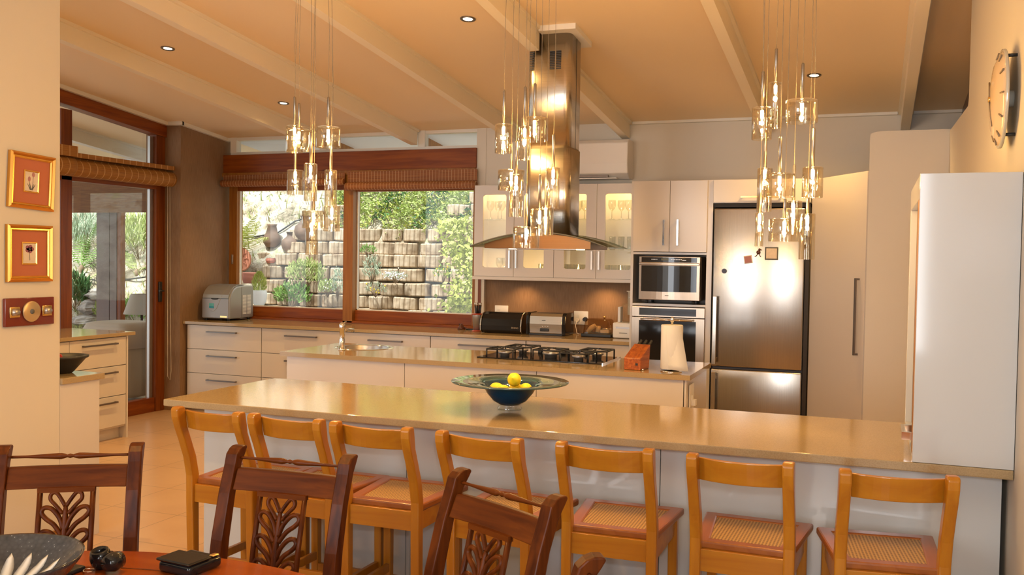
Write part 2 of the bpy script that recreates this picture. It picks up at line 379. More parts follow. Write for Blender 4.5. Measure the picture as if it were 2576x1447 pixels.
# ------------------------------------------------------------ mesh builder
class MB:
    def __init__(s): s.v = []; s.f = []; s.s = []

    def add(s, vs, fs, smooth=False, xf=None):
        o = len(s.v)
        s.v += [tuple(xf @ Vector(p)) for p in vs] if xf else [tuple(p) for p in vs]
        s.f += [tuple(o + i for i in f) for f in fs]; s.s += [smooth] * len(fs)
        return s

    def box(s, x0, x1, y0, y1, z0, z1, xf=None):
        return s.add([(x0, y0, z0), (x1, y0, z0), (x1, y1, z0), (x0, y1, z0), (x0, y0, z1), (x1, y0, z1), (x1, y1, z1), (x0, y1, z1)],
                     [(0, 3, 2, 1), (4, 5, 6, 7), (0, 1, 5, 4), (1, 2, 6, 5), (2, 3, 7, 6), (3, 0, 4, 7)], False, xf)

    def bbox(s, x0, x1, y0, y1, z0, z1, b=0.006, seg=3, xf=None):
        """box whose vertical edges and top edges are rounded"""
        def ring(x0, x1, y0, y1, r):
            out = []
            for (cx_, cy_, a0) in ((x1 - r, y1 - r, 0), (x0 + r, y1 - r, 90), (x0 + r, y0 + r, 180), (x1 - r, y0 + r, 270)):
                for k in range(seg + 1):
                    a = math.radians(a0 + 90 * k / seg); out.append((cx_ + r * math.cos(a), cy_ + r * math.sin(a)))
            return out
        rings = []
        for (z, i) in [(z0, b)] + [(z0 + b * (1 - math.cos(math.radians(90 * k / seg))), b * (1 - math.sin(math.radians(90 * k / seg)))) for k in range(1, seg + 1)] + \
                      [(z1 - b * (1 - math.cos(math.radians(90 * k / seg))), b * (1 - math.sin(math.radians(90 * k / seg)))) for k in range(seg, -1, -1)]:
            rr = ring(x0 + i * 0.999, x1 - i * 0.999, y0 + i * 0.999, y1 - i * 0.999, max(b - i * 0.7, 0.0005))
            rings.append([(x, y, z) for x, y in rr])
        return s.loft(rings, True, True, True, xf)

    def loft(s, rings, cap0=True, cap1=True, closed=True, xf=None, smooth=True):
        n = len(rings[0]); vs = [p for r_ in rings for p in r_]; fs = []
        m = n if closed else n - 1
        for i in range(len(rings) - 1):
            for k in range(m):
                a, b = i * n + k, i * n + (k + 1) % n
                fs.append((a, b, b + n, a + n))
        o = len(s.v); s.add(vs, fs, smooth, xf)
        if cap0: s.f.append(tuple(o + k for k in reversed(range(n)))); s.s.append(False)
        if cap1: s.f.append(tuple(o + (len(rings) - 1) * n + k for k in range(n))); s.s.append(False)
        return s

    def prism(s, poly, a0, a1, axis='y', xf=None, smooth=False):
        """poly in the two other axes, extruded along axis"""
        def p3(p, a): return {'x': (a, p[0], p[1]), 'y': (p[0], a, p[1]), 'z': (p[0], p[1], a)}[axis]
        return s.loft([[p3(p, a0) for p in poly], [p3(p, a1) for p in poly]], True, True, True, xf, smooth)

    def lathe(s, prof, n=24, c=(0, 0, 0), xf=None, cap=True, axis='z'):
        rings = []
        for r_, z in prof:
            ring = []
            for k in range(n):
                a = 2 * PI * k / n
                p, q = r_ * math.cos(a), r_ * math.sin(a)
                q = {'z': (p, q, z), 'x': (z, p, q), 'y': (q, z, p)}[axis]
                ring.append((c[0] + q[0], c[1] + q[1], c[2] + q[2]))
            rings.append(ring)
        return s.loft(rings, cap, cap, True, xf)

    def tube(s, pts, r_, n=8, closed=False, xf=None, flat=1.0, up=None):
        pts = [Vector(p) for p in pts]; L = len(pts); rings = []
        ref = None
        for i, p in enumerate(pts):
            a = pts[(i - 1) % L] if (closed or i > 0) else p
            b = pts[(i + 1) % L] if (closed or i < L - 1) else p
            t = (b - a)
            t = t.normalized() if t.length > 1e-9 else Vector((0, 0, 1))
            if up is not None: s1 = Vector(up) - t * Vector(up).dot(t)
            elif ref is None: s1 = t.orthogonal()
            else: s1 = ref - t * ref.dot(t)
            if s1.length < 1e-6: s1 = t.orthogonal()
            s1.normalize(); ref = s1; s2 = t.cross(s1)
            rr = r_[i] if isinstance(r_, (list, tuple)) else r_
            rings.append([tuple(p + s1 * (rr * flat * math.cos(2 * PI * k / n)) + s2 * (rr * math.sin(2 * PI * k / n))) for k in range(n)])
        if closed: rings.append(rings[0])
        return s.loft(rings, not closed, not closed, True, xf)

    def sweep(s, pts, w, t, xf=None):
        """rectangular bar along pts (in yz), width w in x"""
        rings = []
        for (y, z, h) in pts:
            rings.append([(-w / 2, y - h, z), (w / 2, y - h, z), (w / 2, y + h, z), (-w / 2, y + h, z)])
        return s.loft(rings, True, True, True, xf, False)

    def sphere(s, c, r_, n=12, sx=1, sy=1, sz=1, xf=None):
        m = n // 2; prof = [(max(1e-4, math.sin(PI * k / m)) * r_, -math.cos(PI * k / m) * r_ * sz) for k in range(m + 1)]
        rings = [[(c[0] + q * sx * math.cos(2 * PI * k / n), c[1] + q * sy * math.sin(2 * PI * k / n), c[2] + z) for k in range(n)] for q, z in prof]
        return s.loft(rings, True, True, True, xf)

    def mesh(s, name):
        me = bpy.data.meshes.new(name); me.from_pydata(s.v, [], s.f); me.update()
        me.polygons.foreach_set('use_smooth', s.s)
        return me


def xform(loc=(0, 0, 0), rz=0.0, rx=0.0, ry=0.0):
    return Matrix.Translation(loc) @ Matrix.Rotation(rz, 4, 'Z') @ Matrix.Rotation(ry, 4, 'Y') @ Matrix.Rotation(rx, 4, 'X')


def tag(o, label=None, cat=None, group=None, kind=None):
    if label: o['label'] = label
    if cat: o['category'] = cat
    if group: o['group'] = group
    if kind: o['kind'] = kind
    return o


def thing(name, label, cat, loc=(0, 0, 0), rz=0.0, group=None):
    o = bpy.data.objects.new(name, None); o.empty_display_size = 0.1; COL.objects.link(o)
    o.location = loc; o.rotation_euler = (0, 0, rz)
    return tag(o, label, cat, group)


def bev(o, w, seg=2):
    if w:
        m = o.modifiers.new('bevel', 'BEVEL'); m.width = w; m.segments = seg; m.limit_method = 'ANGLE'; m.angle_limit = math.radians(40)
        m.harden_normals = False
    return o


def part(name, mb, mat, parent, world=False, bevel=0, label=None, kind=None):
    """one mesh under a thing; world=True: vertices were given in room coordinates"""
    if world:
        root = parent
        while root.parent: root = root.parent
        inv = Matrix.LocRotScale(root.location, root.rotation_euler, None).inverted()
        mb.v = [tuple(inv @ Vector(p)) for p in mb.v]
    o = bpy.data.objects.new(name, mb.mesh(name)); o.data.materials.append(MT[mat]); COL.objects.link(o)
    o.parent = parent
    if label: o['label'] = label
    if kind: o['kind'] = kind
    return bev(o, bevel)


def solo(name, mb, mat, label, cat, group=None, kind=None, bevel=0, loc=None, rz=0.0):
    """a thing that is a single mesh, origin at its base; vertices local when loc is given, otherwise in room coordinates"""
    if loc is None:
        xs, ys, zs = zip(*mb.v)
        c = ((min(xs) + max(xs)) / 2, (min(ys) + max(ys)) / 2, min(zs))
        mb.v = [(x - c[0], y - c[1], z - c[2]) for x, y, z in mb.v]; loc = c
    o = bpy.data.objects.new(name, mb.mesh(name)); o.data.materials.append(MT[mat]); COL.objects.link(o)
    o.location = loc; o.rotation_euler = (0, 0, rz)
    bev(o, bevel)
    return tag(o, label, cat, group, kind)


def struct(name, mb, mat, label=None, parent=None, bevel=0):
    o = bpy.data.objects.new(name, mb.mesh(name)); o.data.materials.append(MT[mat]); COL.objects.link(o)
    if parent: o.parent = parent
    else: o['kind'] = 'structure'
    if label: o['label'] = label
    return bev(o, bevel)


def copy_tree(o, parent=None):
    c = o.copy(); COL.objects.link(c)
    if parent is not None: c.parent = parent
    for ch in [q for q in bpy.data.objects if q.parent == o]:
        copy_tree(ch, c)
    return c


# ============================================================ THE SETTING
XW, YWIN = -6.63, 8.30            # door wall plane, window wall plane
# floor (tiles), outside paving
struct('floor', MB().box(-7.2, 3.4, -3.2, 8.6, -0.12, 0.0), 'floor_tile').location = (0, 0, 0)
bpy.data.objects['floor'].data.transform(Matrix.Translation((4.368 - 4.5 + 4.5, -4.54 + 4.5, 0))); bpy.data.objects['floor'].location = (-4.368, 0.04, 0)
# ceiling: one sloping slab
c = MB(); xa, xb, ya, yb = -12.0, 4.4, -3.3, 9.15
c.add([(xa, ya, ceil_z(ya)), (xb, ya, ceil_z(ya)), (xb, yb, ceil_z(yb)), (xa, yb, ceil_z(yb)),
       (xa, ya, ceil_z(ya) + .12), (xb, ya, ceil_z(ya) + .12), (xb, yb, ceil_z(yb) + .12), (xa, yb, ceil_z(yb) + .12)],
      [(0, 1, 2, 3), (7, 6, 5, 4), (0, 4, 5, 1), (1, 5, 6, 2), (2, 6, 7, 3), (3, 7, 4, 0)])
struct('ceiling', c, 'ceiling_paint')


def beam(x0, x1, y0, y1, tn, mat='beam_paint'):
    m = MB()
    m.add([(x0, y0, beam_z(y0)), (x1, y0, beam_z(y0)), (x1, y1, beam_z(y1)), (x0, y1, beam_z(y1)),
           (x0, y0, ceil_z(y0) + .01), (x1, y0, ceil_z(y0) + .01), (x1, y1, ceil_z(y1) + .01), (x0, y1, ceil_z(y1) + .01)],
          [(0, 3, 2, 1), (4, 5, 6, 7), (0, 1, 5, 4), (1, 2, 6, 5), (2, 3, 7, 6), (3, 0, 4, 7)])
    # quadrant mouldings where the rafter meets the ceiling
    for sx, xx in ((-1, x0), (1, x1)):
        a, b = sorted((xx, xx + sx * 0.022))
        m.add([(a, y0, ceil_z(y0) - .022), (b, y0, ceil_z(y0) - .022), (b, y1, ceil_z(y1) - .022), (a, y1, ceil_z(y1) - .022),
               (a, y0, ceil_z(y0) + .005), (b, y0, ceil_z(y0) + .005), (b, y1, ceil_z(y1) + .005), (a, y1, ceil_z(y1) + .005)],
              [(0, 3, 2, 1), (4, 5, 6, 7), (0, 1, 5, 4), (1, 2, 6, 5), (2, 3, 7, 6), (3, 0, 4, 7)])
    return struct('trim_%d' % tn, m, mat)


beam(-5.27, -5.20, -3, 8.22, 1); beam(-4.22, -4.15, -3, 8.22, 2); beam(-3.17, -3.10, -3, 8.22, 3)
beam(-2.125, -2.055, -3, 5.795, 4); beam(-2.125, -2.055, 6.06, 8.24, 5)
beam(-0.915, -0.845, -3, 8.24, 6); beam(0.175, 0.245, -3, 8.24, 7)


def sloped_trim(x0, x1, y0, y1, d, tn, mat='trim_paint'):
    """cornice strip just below the sloping ceiling"""
    m = MB()
    m.add([(x0, y0, ceil_z(y0) - d), (x1, y0, ceil_z(y0) - d), (x1, y1, ceil_z(y1) - d), (x0, y1, ceil_z(y1) - d),
           (x0, y0, ceil_z(y0) + .005), (x1, y0, ceil_z(y0) + .005), (x1, y1, ceil_z(y1) + .005), (x0, y1, ceil_z(y1) + .005)],
          [(0, 3, 2, 1), (4, 5, 6, 7), (0, 1, 5, 4), (1, 2, 6, 5), (2, 3, 7, 6), (3, 0, 4, 7)])
    struct('trim_%d' % tn, m, mat)


sloped_trim(-2.03, -0.94, 8.22, 8.25, .022, 8); sloped_trim(-0.82, 0.15, 8.22, 8.25, .022, 9); sloped_trim(0.27, 0.62, 8.22, 8.25, .022, 10)
sloped_trim(-3.08, -2.15, 8.27, 8.30, .022, 11)
sloped_trim(-6.43, -6.395, 7.55, 8.30, .035, 12); sloped_trim(-6.66, -6.395, 7.535, 7.57, .035, 13); sloped_trim(-6.60, -6.565, 4.2, 7.55, .035, 14)
sloped_trim(-6.40, -3.17, 8.26, 8.30, .03, 15)


def wall_prof(name, x0, x1, y0, y1, mat='wall_paint', z0=0.0, z1=None):
    """wall block whose top follows the ceiling, or flat at z1"""
    m = MB(); t0 = ceil_z(y0) + .02 if z1 is None else z1; t1 = ceil_z(y1) + .02 if z1 is None else z1
    m.add([(x0, y0, z0), (x1, y0, z0), (x1, y1, z0), (x0, y1, z0), (x0, y0, t0), (x1, y0, t0), (x1, y1, t1), (x0, y1, t1)],
          [(0, 3, 2, 1), (4, 5, 6, 7), (0, 1, 5, 4), (1, 2, 6, 5), (2, 3, 7, 6), (3, 0, 4, 7)])
    return struct(name, m, mat)


wall_prof('wall_back', -3.47, 3.4, 8.30, 8.55)                              # behind cupboards
struct('trim_16', MB().box(-3.47, 1.3, 8.25, 8.30, 2.2, 2.83), 'wall_paint')       # upper lining of the back wall
wall_prof('wall_pillar', -6.86, -6.43, 7.57, 8.52, 'hessian_plaster')
wall_prof('wall_dining_left', -4.18, -4.016, -3.2, 3.80)
wall_prof('wall_left', -7.0, -6.72, 3.0, 4.6)
wall_prof('wall_rear_end', 3.3, 3.5, -3.2, 8.6)
# right wall with its stepped top, and the nib beyond it
m = MB(); prof = [(-3.2, 0), (6.93, 0), (6.93, 2.47), (5.62, 2.43), (5.58, 2.47), (5.58, ceil_z(5.58) + .02), (-3.2, ceil_z(-3.2) + .02)]
m.prism(prof, 0.451, 0.60, 'x'); struct('wall_right', m, 'wall_paint')
m = MB(); m.prism([(-0.045, 0), (0.60, 0), (0.60, 2.482), (0.03, 2.482), (-0.02, 2.475), (-0.045, 2.462)], 6.93, 7.05, 'y'); struct('wall_nib', m, 'wall_paint')
struct('trim_17', MB().box(0.62, 0.70, 4.8, 8.25, 2.2, 2.9), 'dark_frame')
wall_prof('wall_beyond', 1.2, 1.3, 3.5, 8.3, 'wall_paint')
# dining room side behind the camera: glazed wall between piers
for k, (a, b) in enumerate(((-7.2, -4.0), (-2.4, -0.5), (1.1, 3.4))):
    wall_prof('wall_front_%d' % (k + 1), a, b, -3.1, -2.9)
struct('wall_front_4', MB().box(-4.0, 1.1, -3.1, -2.9, 2.8, 4.1), 'wall_paint')
struct('wall_front_5', MB().box(-4.0, 1.1, -3.1, -2.9, 0, .5), 'wall_paint')
struct('baseboard_left', MB().box(-4.016, -4.002, -2.9, 3.79, 0, 0.097), 'pine_honey')
# backsplash of plaster like the pillar
struct('trim_18', MB().box(-3.47, -1.87, 8.285, 8.299, 0.9, 1.40), 'hessian_plaster')
struct('trim_19', MB().box(-3.535, -3.44, 8.245, 8.36, 0.9, 2.84), 'wall_paint')
struct('trim_20', MB().box(-3.50, -3.472, 8.238, 8.2445, 0.9, 1.40), 'pine_upright')

# ---- kitchen window
w = thing('window_1', None, None, (-4.95, 8.3, 0.9)); w['kind'] = 'structure'
part('lintel_beam', MB().box(-6.43, -3.53, 8.22, 8.40, 2.425, 2.615), 'pine_red', w, True, .004)
part('lintel_lip', MB().box(-6.43, -3.53, 8.205, 8.23, 2.385, 2.425), 'pine_honey', w, True)
fr = MB(); fr.box(-6.38, -6.28, 8.26, 8.36, .9, 2.4); fr.box(-4.965, -4.855, 8.22, 8.36, .905, 2.4); fr.box(-3.57, -3.53, 8.26, 8.36, .9, 2.4)
part('window_frame', fr, 'pine_honey', w, True, .003)
fr = MB(); fr.box(-6.28, -4.965, 8.27, 8.35, .925, 1.03); fr.box(-4.855, -3.53, 8.27, 8.35, .925, 1.03); fr.box(-6.28, -4.965, 8.27, 8.35, 2.24, 2.4); fr.box(-4.855, -3.53, 8.27, 8.35, 2.22, 2.4)
fr.box(-6.43, -3.47, 8.22, 8.30, .9, .925)
part('sash_rail', fr, 'pine_red', w, True, .003)
fr = MB(); fr.box(-6.28, -6.27, 8.30, 8.33, 1.03, 2.24); fr.box(-4.855, -4.845, 8.30, 8.33, 1.03, 2.24)
fr.box(-6.28, -4.965, 8.30, 8.33, 1.025, 1.04); fr.box(-4.855, -3.57, 8.30, 8.33, 1.025, 1.04)
part('glazing_bead', fr, 'trim_paint', w, True)
part('glass_pane', MB().box(-6.27, -4.965, 8.315, 8.319, 1.03, 2.24), 'pane', w, True)
part('glass_pane', MB().box(-4.845, -3.57, 8.315, 8.319, 1.03, 2.22), 'pane', w, True)
part('latch_plate', MB().bbox(-6.345, -6.322, 8.252, 8.262, 1.47, 1.57, .004), 'grey_silver', w, True)
# clerestory strip above the lintel
w = thing('window_2', None, None, (-4.95, 8.3, 2.6)); w['kind'] = 'structure'
fr = MB(); fr.box(-6.36, -3.47, 8.255, 8.32, 2.615, 2.645)
for xx in (-6.36, -5.27, -4.16, -3.52): fr.box(xx, xx + .075, 8.25, 8.33, 2.64, 2.83)
part('window_frame', fr, 'trim_paint', w, True)
part('glass_pane', MB().box(-6.3, -3.5, 8.30, 8.303, 2.64, 2.80), 'pane', w, True)
# eaves outside
struct('trim_21', MB().box(-9.2, 1.0, 9.05, 9.15, 2.655, 2.75), 'soffit_white')
m = MB(); m.add([(-6.4, 8.36, ceil_z(8.36) - .012), (1.0, 8.36, ceil_z(8.36) - .012), (1.0, 9.05, ceil_z(9.05) - .012), (-6.4, 9.05, ceil_z(9.05) - .012), (-6.4, 8.36, ceil_z(8.36) - .002), (1.0, 8.36, ceil_z(8.36) - .002), (1.0, 9.05, ceil_z(9.05) - .002), (-6.4, 9.05, ceil_z(9.05) - .002)],
                [(0, 3, 2, 1), (4, 5, 6, 7), (0, 1, 5, 4), (1, 2, 6, 5), (2, 3, 7, 6), (3, 0, 4, 7)]); struct('trim_32', m, 'soffit_white')
for k, xx in enumerate((-5.27, -4.22, -3.17)):
    struct('trim_%d' % (22 + k), MB().box(xx - .01, xx + .05, 8.42, 9.04, 2.63, 2.76), 'pine_honey')

# ---- glazed door wall on the left
d = thing('door_1', None, None, (XW, 5.9, 0)); d['kind'] = 'structure'


def slope_beam(x0, x1, y0, y1, dz, h):
    m = MB(); m.add([(x0, y0, ceil_z(y0) - dz - h), (x1, y0, ceil_z(y0) - dz - h), (x1, y1, ceil_z(y1) - dz - h), (x0, y1, ceil_z(y1) - dz - h),
                     (x0, y0, ceil_z(y0) - dz), (x1, y0, ceil_z(y0) - dz), (x1, y1, ceil_z(y1) - dz), (x0, y1, ceil_z(y1) - dz)],
                    [(0, 3, 2, 1), (4, 5, 6, 7), (0, 1, 5, 4), (1, 2, 6, 5), (2, 3, 7, 6), (3, 0, 4, 7)])
    return m


m = slope_beam(-6.72, -6.60, 4.6, 7.57, -.01, .16); part('sloping_lintel', m, 'pine_red_y', d, True, .004)
fr = MB(); fr.box(-6.72, -6.62, 7.445, 7.57, 0, 2.75); fr.box(-6.72, -6.62, 6.28, 6.40, 0, 2.82); fr.box(-6.72, -6.62, 4.6, 4.72, 0, 2.95)
part('door_frame', fr, 'pine_upright', d, True, .004)
fr = MB(); fr.box(-6.70, -6.63, 6.40, 7.445, 0, .14); fr.box(-6.70, -6.63, 4.72, 6.28, 0, .14); fr.box(-6.72, -6.62, 4.72, 7.445, 2.20, 2.30)
part('door_rail', fr, 'pine_red_y', d, True, .004)
fr = MB(); fr.box(-6.69, -6.66, 7.40, 7.445, .14, 2.2); fr.box(-6.69, -6.66, 7.40, 7.445, 2.3, 2.72); part('glazing_bead', fr, 'grey_silver', d, True)
part('glass_pane', MB().box(-6.672, -6.669, 6.40, 7.42, .14, 2.20), 'pane', d, True)
part('glass_pane', MB().box(-6.672, -6.669, 4.72, 6.28, .14, 2.20), 'pane', d, True)
part('transom_pane', slope_beam(-6.672, -6.669, 6.40, 7.42, .14, .44), 'pane', d, True)
hd = MB(); hd.bbox(-6.625, -6.60, 7.475, 7.515, 1.09, 1.29, .006); hd.tube([(-6.60, 7.495, 1.2), (-6.57, 7.495, 1.2), (-6.565, 7.43, 1.2)], .009, 8); part('handle', hd, 'black_matt', d, True)

# ---- veranda room beyond the door
struct('floor_veranda', MB().box(-11.5, -7.2, 3.0, 9.2, -.12, -.01), 'floor_tile')
struct('trim_25', MB().box(-11.5, -6.9, 8.90, 9.05, 2.14, 2.44), 'render_grey')
m = MB().box(-8.92, -8.72, 9.0, 9.08, 0, 2.2); m.box(-8.70, -8.60, 8.99, 9.09, 0, 2.2); struct('trim_26', m, 'render_grey')
struct('trim_27', MB().box(-8.60, -8.545, 9.0, 9.08, 0, 2.2), 'pine_upright')
struct('trim_28', MB().box(-11.5, -6.9, 8.9, 9.02, 2.44, 2.55), 'trim_paint')
for k, xx in enumerate((-7.9, -9.1)):
    beam(xx, xx + .09, 5.0, 9.0, 29 + k, 'trim_paint')
struct('trim_31', MB().box(-10.4, -6.9, 8.84, 8.86, 2.05, 2.42), 'bamboo_slat')

# ============================================================ FITTED KITCHEN
def bar_handle(x0, x1, y, z, axis='x', mat='handle_steel', out=0.032):
    """square bar handle standing off a front; axis x (front faces -y) , y (front faces +x), z vertical"""
    m = MB(); t = .0065
    if axis == 'x':
        m.box(x0, x1, y - out, y - out + 2 * t, z - t, z + t); m.box(x0, x0 + .013, y - out + 2 * t, y, z - t, z + t); m.box(x1 - .013, x1, y - out + 2 * t, y, z - t, z + t)
    if axis == 'z':
        m.box(x0 - t, x0 + t, y - out, y - out + 2 * t, x1, z); m.box(x0 - t, x0 + t, y - out + 2 * t, y, x1, x1 + .013); m.box(x0 - t, x0 + t, y - out + 2 * t, y, z - .013, z)
    if axis == 'y':
        m.box(y + out - 2 * t, y + out, x0, x1, z - t, z + t); m.box(y, y + out - 2 * t, x0, x0 + .013, z - t, z + t); m.box(y, y + out - 2 * t, x1 - .013, x1, z - t, z + t)
    return m


# ---- run of drawer cabinets under the window
YF = 7.64
units = [(-6.40, -5.515, 'white three-drawer base cabinet beside the plaster pillar', 3), (-5.51, -4.61, 'white drawer base cabinet, second from the pillar under the window', 3),
         (-4.605, -3.705, 'white drawer base cabinet under the right half of the window', 3), (-3.70, -2.79, 'white drawer base cabinet beneath the black bread bin', 2), (-2.785, -1.875, 'white drawer base cabinet beside the oven tower', 2)]
for x0, x1, lab, n in units:
    t = thing('base_cabinet', lab, 'cabinet', ((x0 + x1) / 2, YF, 0), group='drawer cabinets along the window wall')
    b = MB(); b.box(x0, x1, YF + .02, 8.21, .10, .868); part('body', b, 'carcass', t, True)
    part('plinth', MB().box(x0, x1, YF + .07, YF + .09, 0, .10), 'toekick', t, True)
    zs = [(.627, .862), (.387, .622), (.112, .382)]
    for (za, zb) in zs:
        dr = part('drawer', MB().box(x0 + .002, x1 - .002, YF, YF + .02, za, zb), 'cabinet_white', t, True, .0015)
        xc = (x0 + x1) / 2 - (.0 if x0 > -6 else .015); hw = .175
        part('handle', bar_handle(xc - hw, xc + hw, YF, zb - .06), 'handle_steel', dr, True)
wt = MB(); wt.box(-6.428, -1.868, 7.606, 8.218, .87, .90)
solo('worktop', wt, 'worktop_stone', 'long cream stone worktop under the window, holding the ice maker', 'worktop', bevel=.003)

# ---- wall cabinet with glass doors
YC = 7.95; ZB, ZT = 1.39, 2.236
t = thing('wall_cabinet', 'white wall cabinet with four lit glass-windowed doors above the toaster', 'cabinet', (-2.65, YC, ZB))
b = MB(); xs = [-3.424, -3.034, -2.652, -2.264, -1.872]
b.box(xs[0], xs[0] + .018, YC + .02, 8.248, ZB, ZT); b.box(xs[4] - .018, xs[4], YC + .02, 8.248, ZB, ZT); b.box(-2.661, -2.643, YC + .02, 8.248, ZB, ZT)
b.box(xs[0], xs[4], YC + .02, 8.248, ZB, ZB + .02); b.box(xs[0], xs[4], YC + .02, 8.248, ZT - .02, ZT); b.box(xs[0], xs[4], 8.238, 8.248, ZB, ZT)
part('body', b, 'cabinet_white', t, True)
part('light_pelmet', MB().box(xs[0] - .008, xs[4], YC - .012, YC + .02, ZB - .012, ZB + .018), 'cabinet_white', t, True, .002)
part('shelf', MB().box(xs[0] + .02, xs[4] - .02, YC + .05, 8.235, 1.925, 1.931), 'clear_glass', t, True)
part('shelf', MB().box(xs[0] + .02, xs[4] - .02, YC + .05, 8.235, 1.655, 1.661), 'clear_glass', t, True)
for k in range(4):
    x0, x1 = xs[k] + .002, xs[k + 1] - .002
    wx0, wx1 = x0 + .092, x1 - .092
    if k == 0: wx0, wx1 = -3.337, -3.112
    if k == 3: wx0, wx1 = -2.186, -1.955
    wz0, wz1 = 1.49, 2.15; r_ = .02
    # frame = outer rectangle with a round-cornered opening, built as a bridged loop
    def rrect(a, b_, c_, d_, q, n=4):
        o = []
        for cx_, cz_, a0 in ((b_ - q, d_ - q, 0), (a + q, d_ - q, 90), (a + q, c_ + q, 180), (b_ - q, c_ + q, 270)):
            o += [(cx_ + q * math.cos(math.radians(a0 + 90 * i / n)), cz_ + q * math.sin(math.radians(a0 + 90 * i / n))) for i in range(n + 1)]
        return o
    outer = rrect(x0, x1, ZB + .02, ZT, .0004); inner = rrect(wx0, wx1, wz0, wz1, r_)
    rings = [[(p[0], YC + .02, p[1]) for p in inner], [(p[0], YC, p[1]) for p in inner], [(p[0], YC, p[1]) for p in outer], [(p[0], YC + .02, p[1]) for p in outer]]
    dm = MB(); dm.loft(rings + [rings[0]], False, False, True, None, False)
    dr = part('door', dm, 'cabinet_white', t, True)
    part('glass', MB().box(wx0, wx1, YC + .008, YC + .012, wz0, wz1), 'clear_glass', dr, True)
    hx = {0: x1 - .03, 1: x0 + .03, 2: x1 - .03, 3: x0 + .03}[k]
    part('handle', bar_handle(hx, 1.487, YC, 1.647, 'z'), 'chrome', dr, True)
# warm lamps inside the wall cabinet and under it
for k in range(4):
    xc = (xs[k] + xs[k + 1]) / 2
    light('cabinet_lamp', 'POINT', (xc, 8.02, 2.195), 3.2, (1, .68, .28), shadow_soft_size=.012)
    light('cabinet_lamp', 'POINT', (xc, 8.03, 1.425), 1.3, (1, .68, .30), shadow_soft_size=.012)
for xx in (-3.03, -2.25):
    light('under_cabinet_lamp', 'SPOT', (xx, 8.10, 1.385), 7, (1, .58, .24), (math.radians(12), 0, 0), spot_size=math.radians(125), spot_blend=.8, shadow_soft_size=.02)

# ---- glassware inside the wall cabinet
def goblet(h, r_): return MB().lathe([(.0001, 0), (r_ * .8, 0), (r_ * .8, .004), (.005, .008), (.004, h * .42), (r_ * .7, h * .55), (r_, h * .72), (r_ * .9, h)], 14, cap=False)
def tumbler(h, r_): return MB().lathe([(.0001, 0), (r_ * .8, 0), (r_ * .86, .01), (r_, h), (r_ * .95, h), (r_ * .8, .012), (.0001, .012)], 14, cap=False)


gob = None; tum = None
gob_spots = [(-3.31 + .055 * i, 8.06 + .05 * (i % 2), 1.931) for i in range(4)] + [(-2.55 + .07 * i, 8.07 + .05 * (i % 2), 1.931) for i in range(3)] + [(-2.16 + .075 * i, 8.07 + .04 * (i % 2), 1.931) for i in range(3)] + [(-3.22, 8.08, 1.41), (-3.15, 8.06, 1.41)]
def glass_label(kind, k, spots):
    x, y, z = spots[k]; door = next(i for i in range(4) if x < xs[i + 1]); same = sorted(q[0] for q in spots if abs(q[2] - z) < .01 and xs[door] <= q[0] < xs[door + 1])
    place = ['leftmost', 'second from the left', 'third from the left', 'fourth from the left'][same.index(x)]
    return '%s, %s, on the %s behind the %s glass door' % (kind, place, {1: 'cabinet floor', 2: 'middle shelf', 3: 'top shelf'}[1 + (z > 1.5) + (z > 1.8)], ['first', 'second', 'third', 'fourth'][door])


for k, (x, y, z) in enumerate(gob_spots):
    if gob is None: g = gob = solo('wine_glass', goblet(.17, .036), 'drinking_glass', '', 'glass', 'stemmed glasses in the wall cabinet', loc=(x, y, z))
    else: g = gob.copy(); g.location = (x, y, z); COL.objects.link(g)
    g['label'] = glass_label('stemmed glass', k, gob_spots)
tum_spots = [(-2.48 + .08 * i, 8.08, 1.661) for i in range(2)] + [(-2.15 + .08 * i, 8.07, 1.661) for i in range(3)] + [(-2.57 + .06 * i, 8.05, 1.41) for i in range(4)] + [(-2.19 + .062 * i, 8.05, 1.41) for i in range(4)] + [(-2.80, 8.05, 1.41)]
for k, (x, y, z) in enumerate(tum_spots):
    if tum is None: g = tum = solo('drinking_glass', tumbler(.12, .03), 'drinking_glass', '', 'glass', 'tumblers in the wall cabinet', loc=(x, y, z))
    else: g = tum.copy(); g.location = (x, y, z); COL.objects.link(g)
    g['label'] = glass_label('straight tumbler', k, tum_spots)
solo('greeting_card', MB().box(-2.585, -2.525, 8.03, 8.033, 1.53, 1.69), 'white_plastic', 'small white card with a blue drawing propped behind the third glass door', 'card')

# ---- tall oven tower
t = thing('oven_housing', 'tall white cabinet tower around the microwave and oven', 'cabinet', (-1.54, 7.6, 0))
b = MB(); b.box(-1.868, -1.846, 7.602, 8.248, 0, 2.225); b.box(-1.250, -1.205, 7.602, 8.248, 0, 2.225); b.box(-1.846, -1.25, 7.63, 8.248, 2.2, 2.225)
b.box(-1.846, -1.25, 7.602, 8.248, 1.625, 1.645); b.box(-1.846, -1.25, 7.602, 8.248, 1.205, 1.225); b.box(-1.846, -1.25, 8.2, 8.248, .5, 2.2); b.box(-1.846, -1.25, 7.62, 8.248, .08, .52)
part('body', b, 'cabinet_white', t, True, .001)
for x0, x1, hx in ((-1.848, -1.549, -1.59), (-1.546, -1.248, -1.477)):
    dr = part('door', MB().box(x0, x1, 7.58, 7.60, 1.648, 2.222), 'cabinet_white', t, True, .0015)
    part('handle', bar_handle(hx, 1.70, 7.58, 1.905, 'z', out=.034), 'chrome', dr, True)
part('lining', MB().box(-1.842, -1.254, 7.9, 7.91, 1.226, 1.622), 'toekick', t, True)

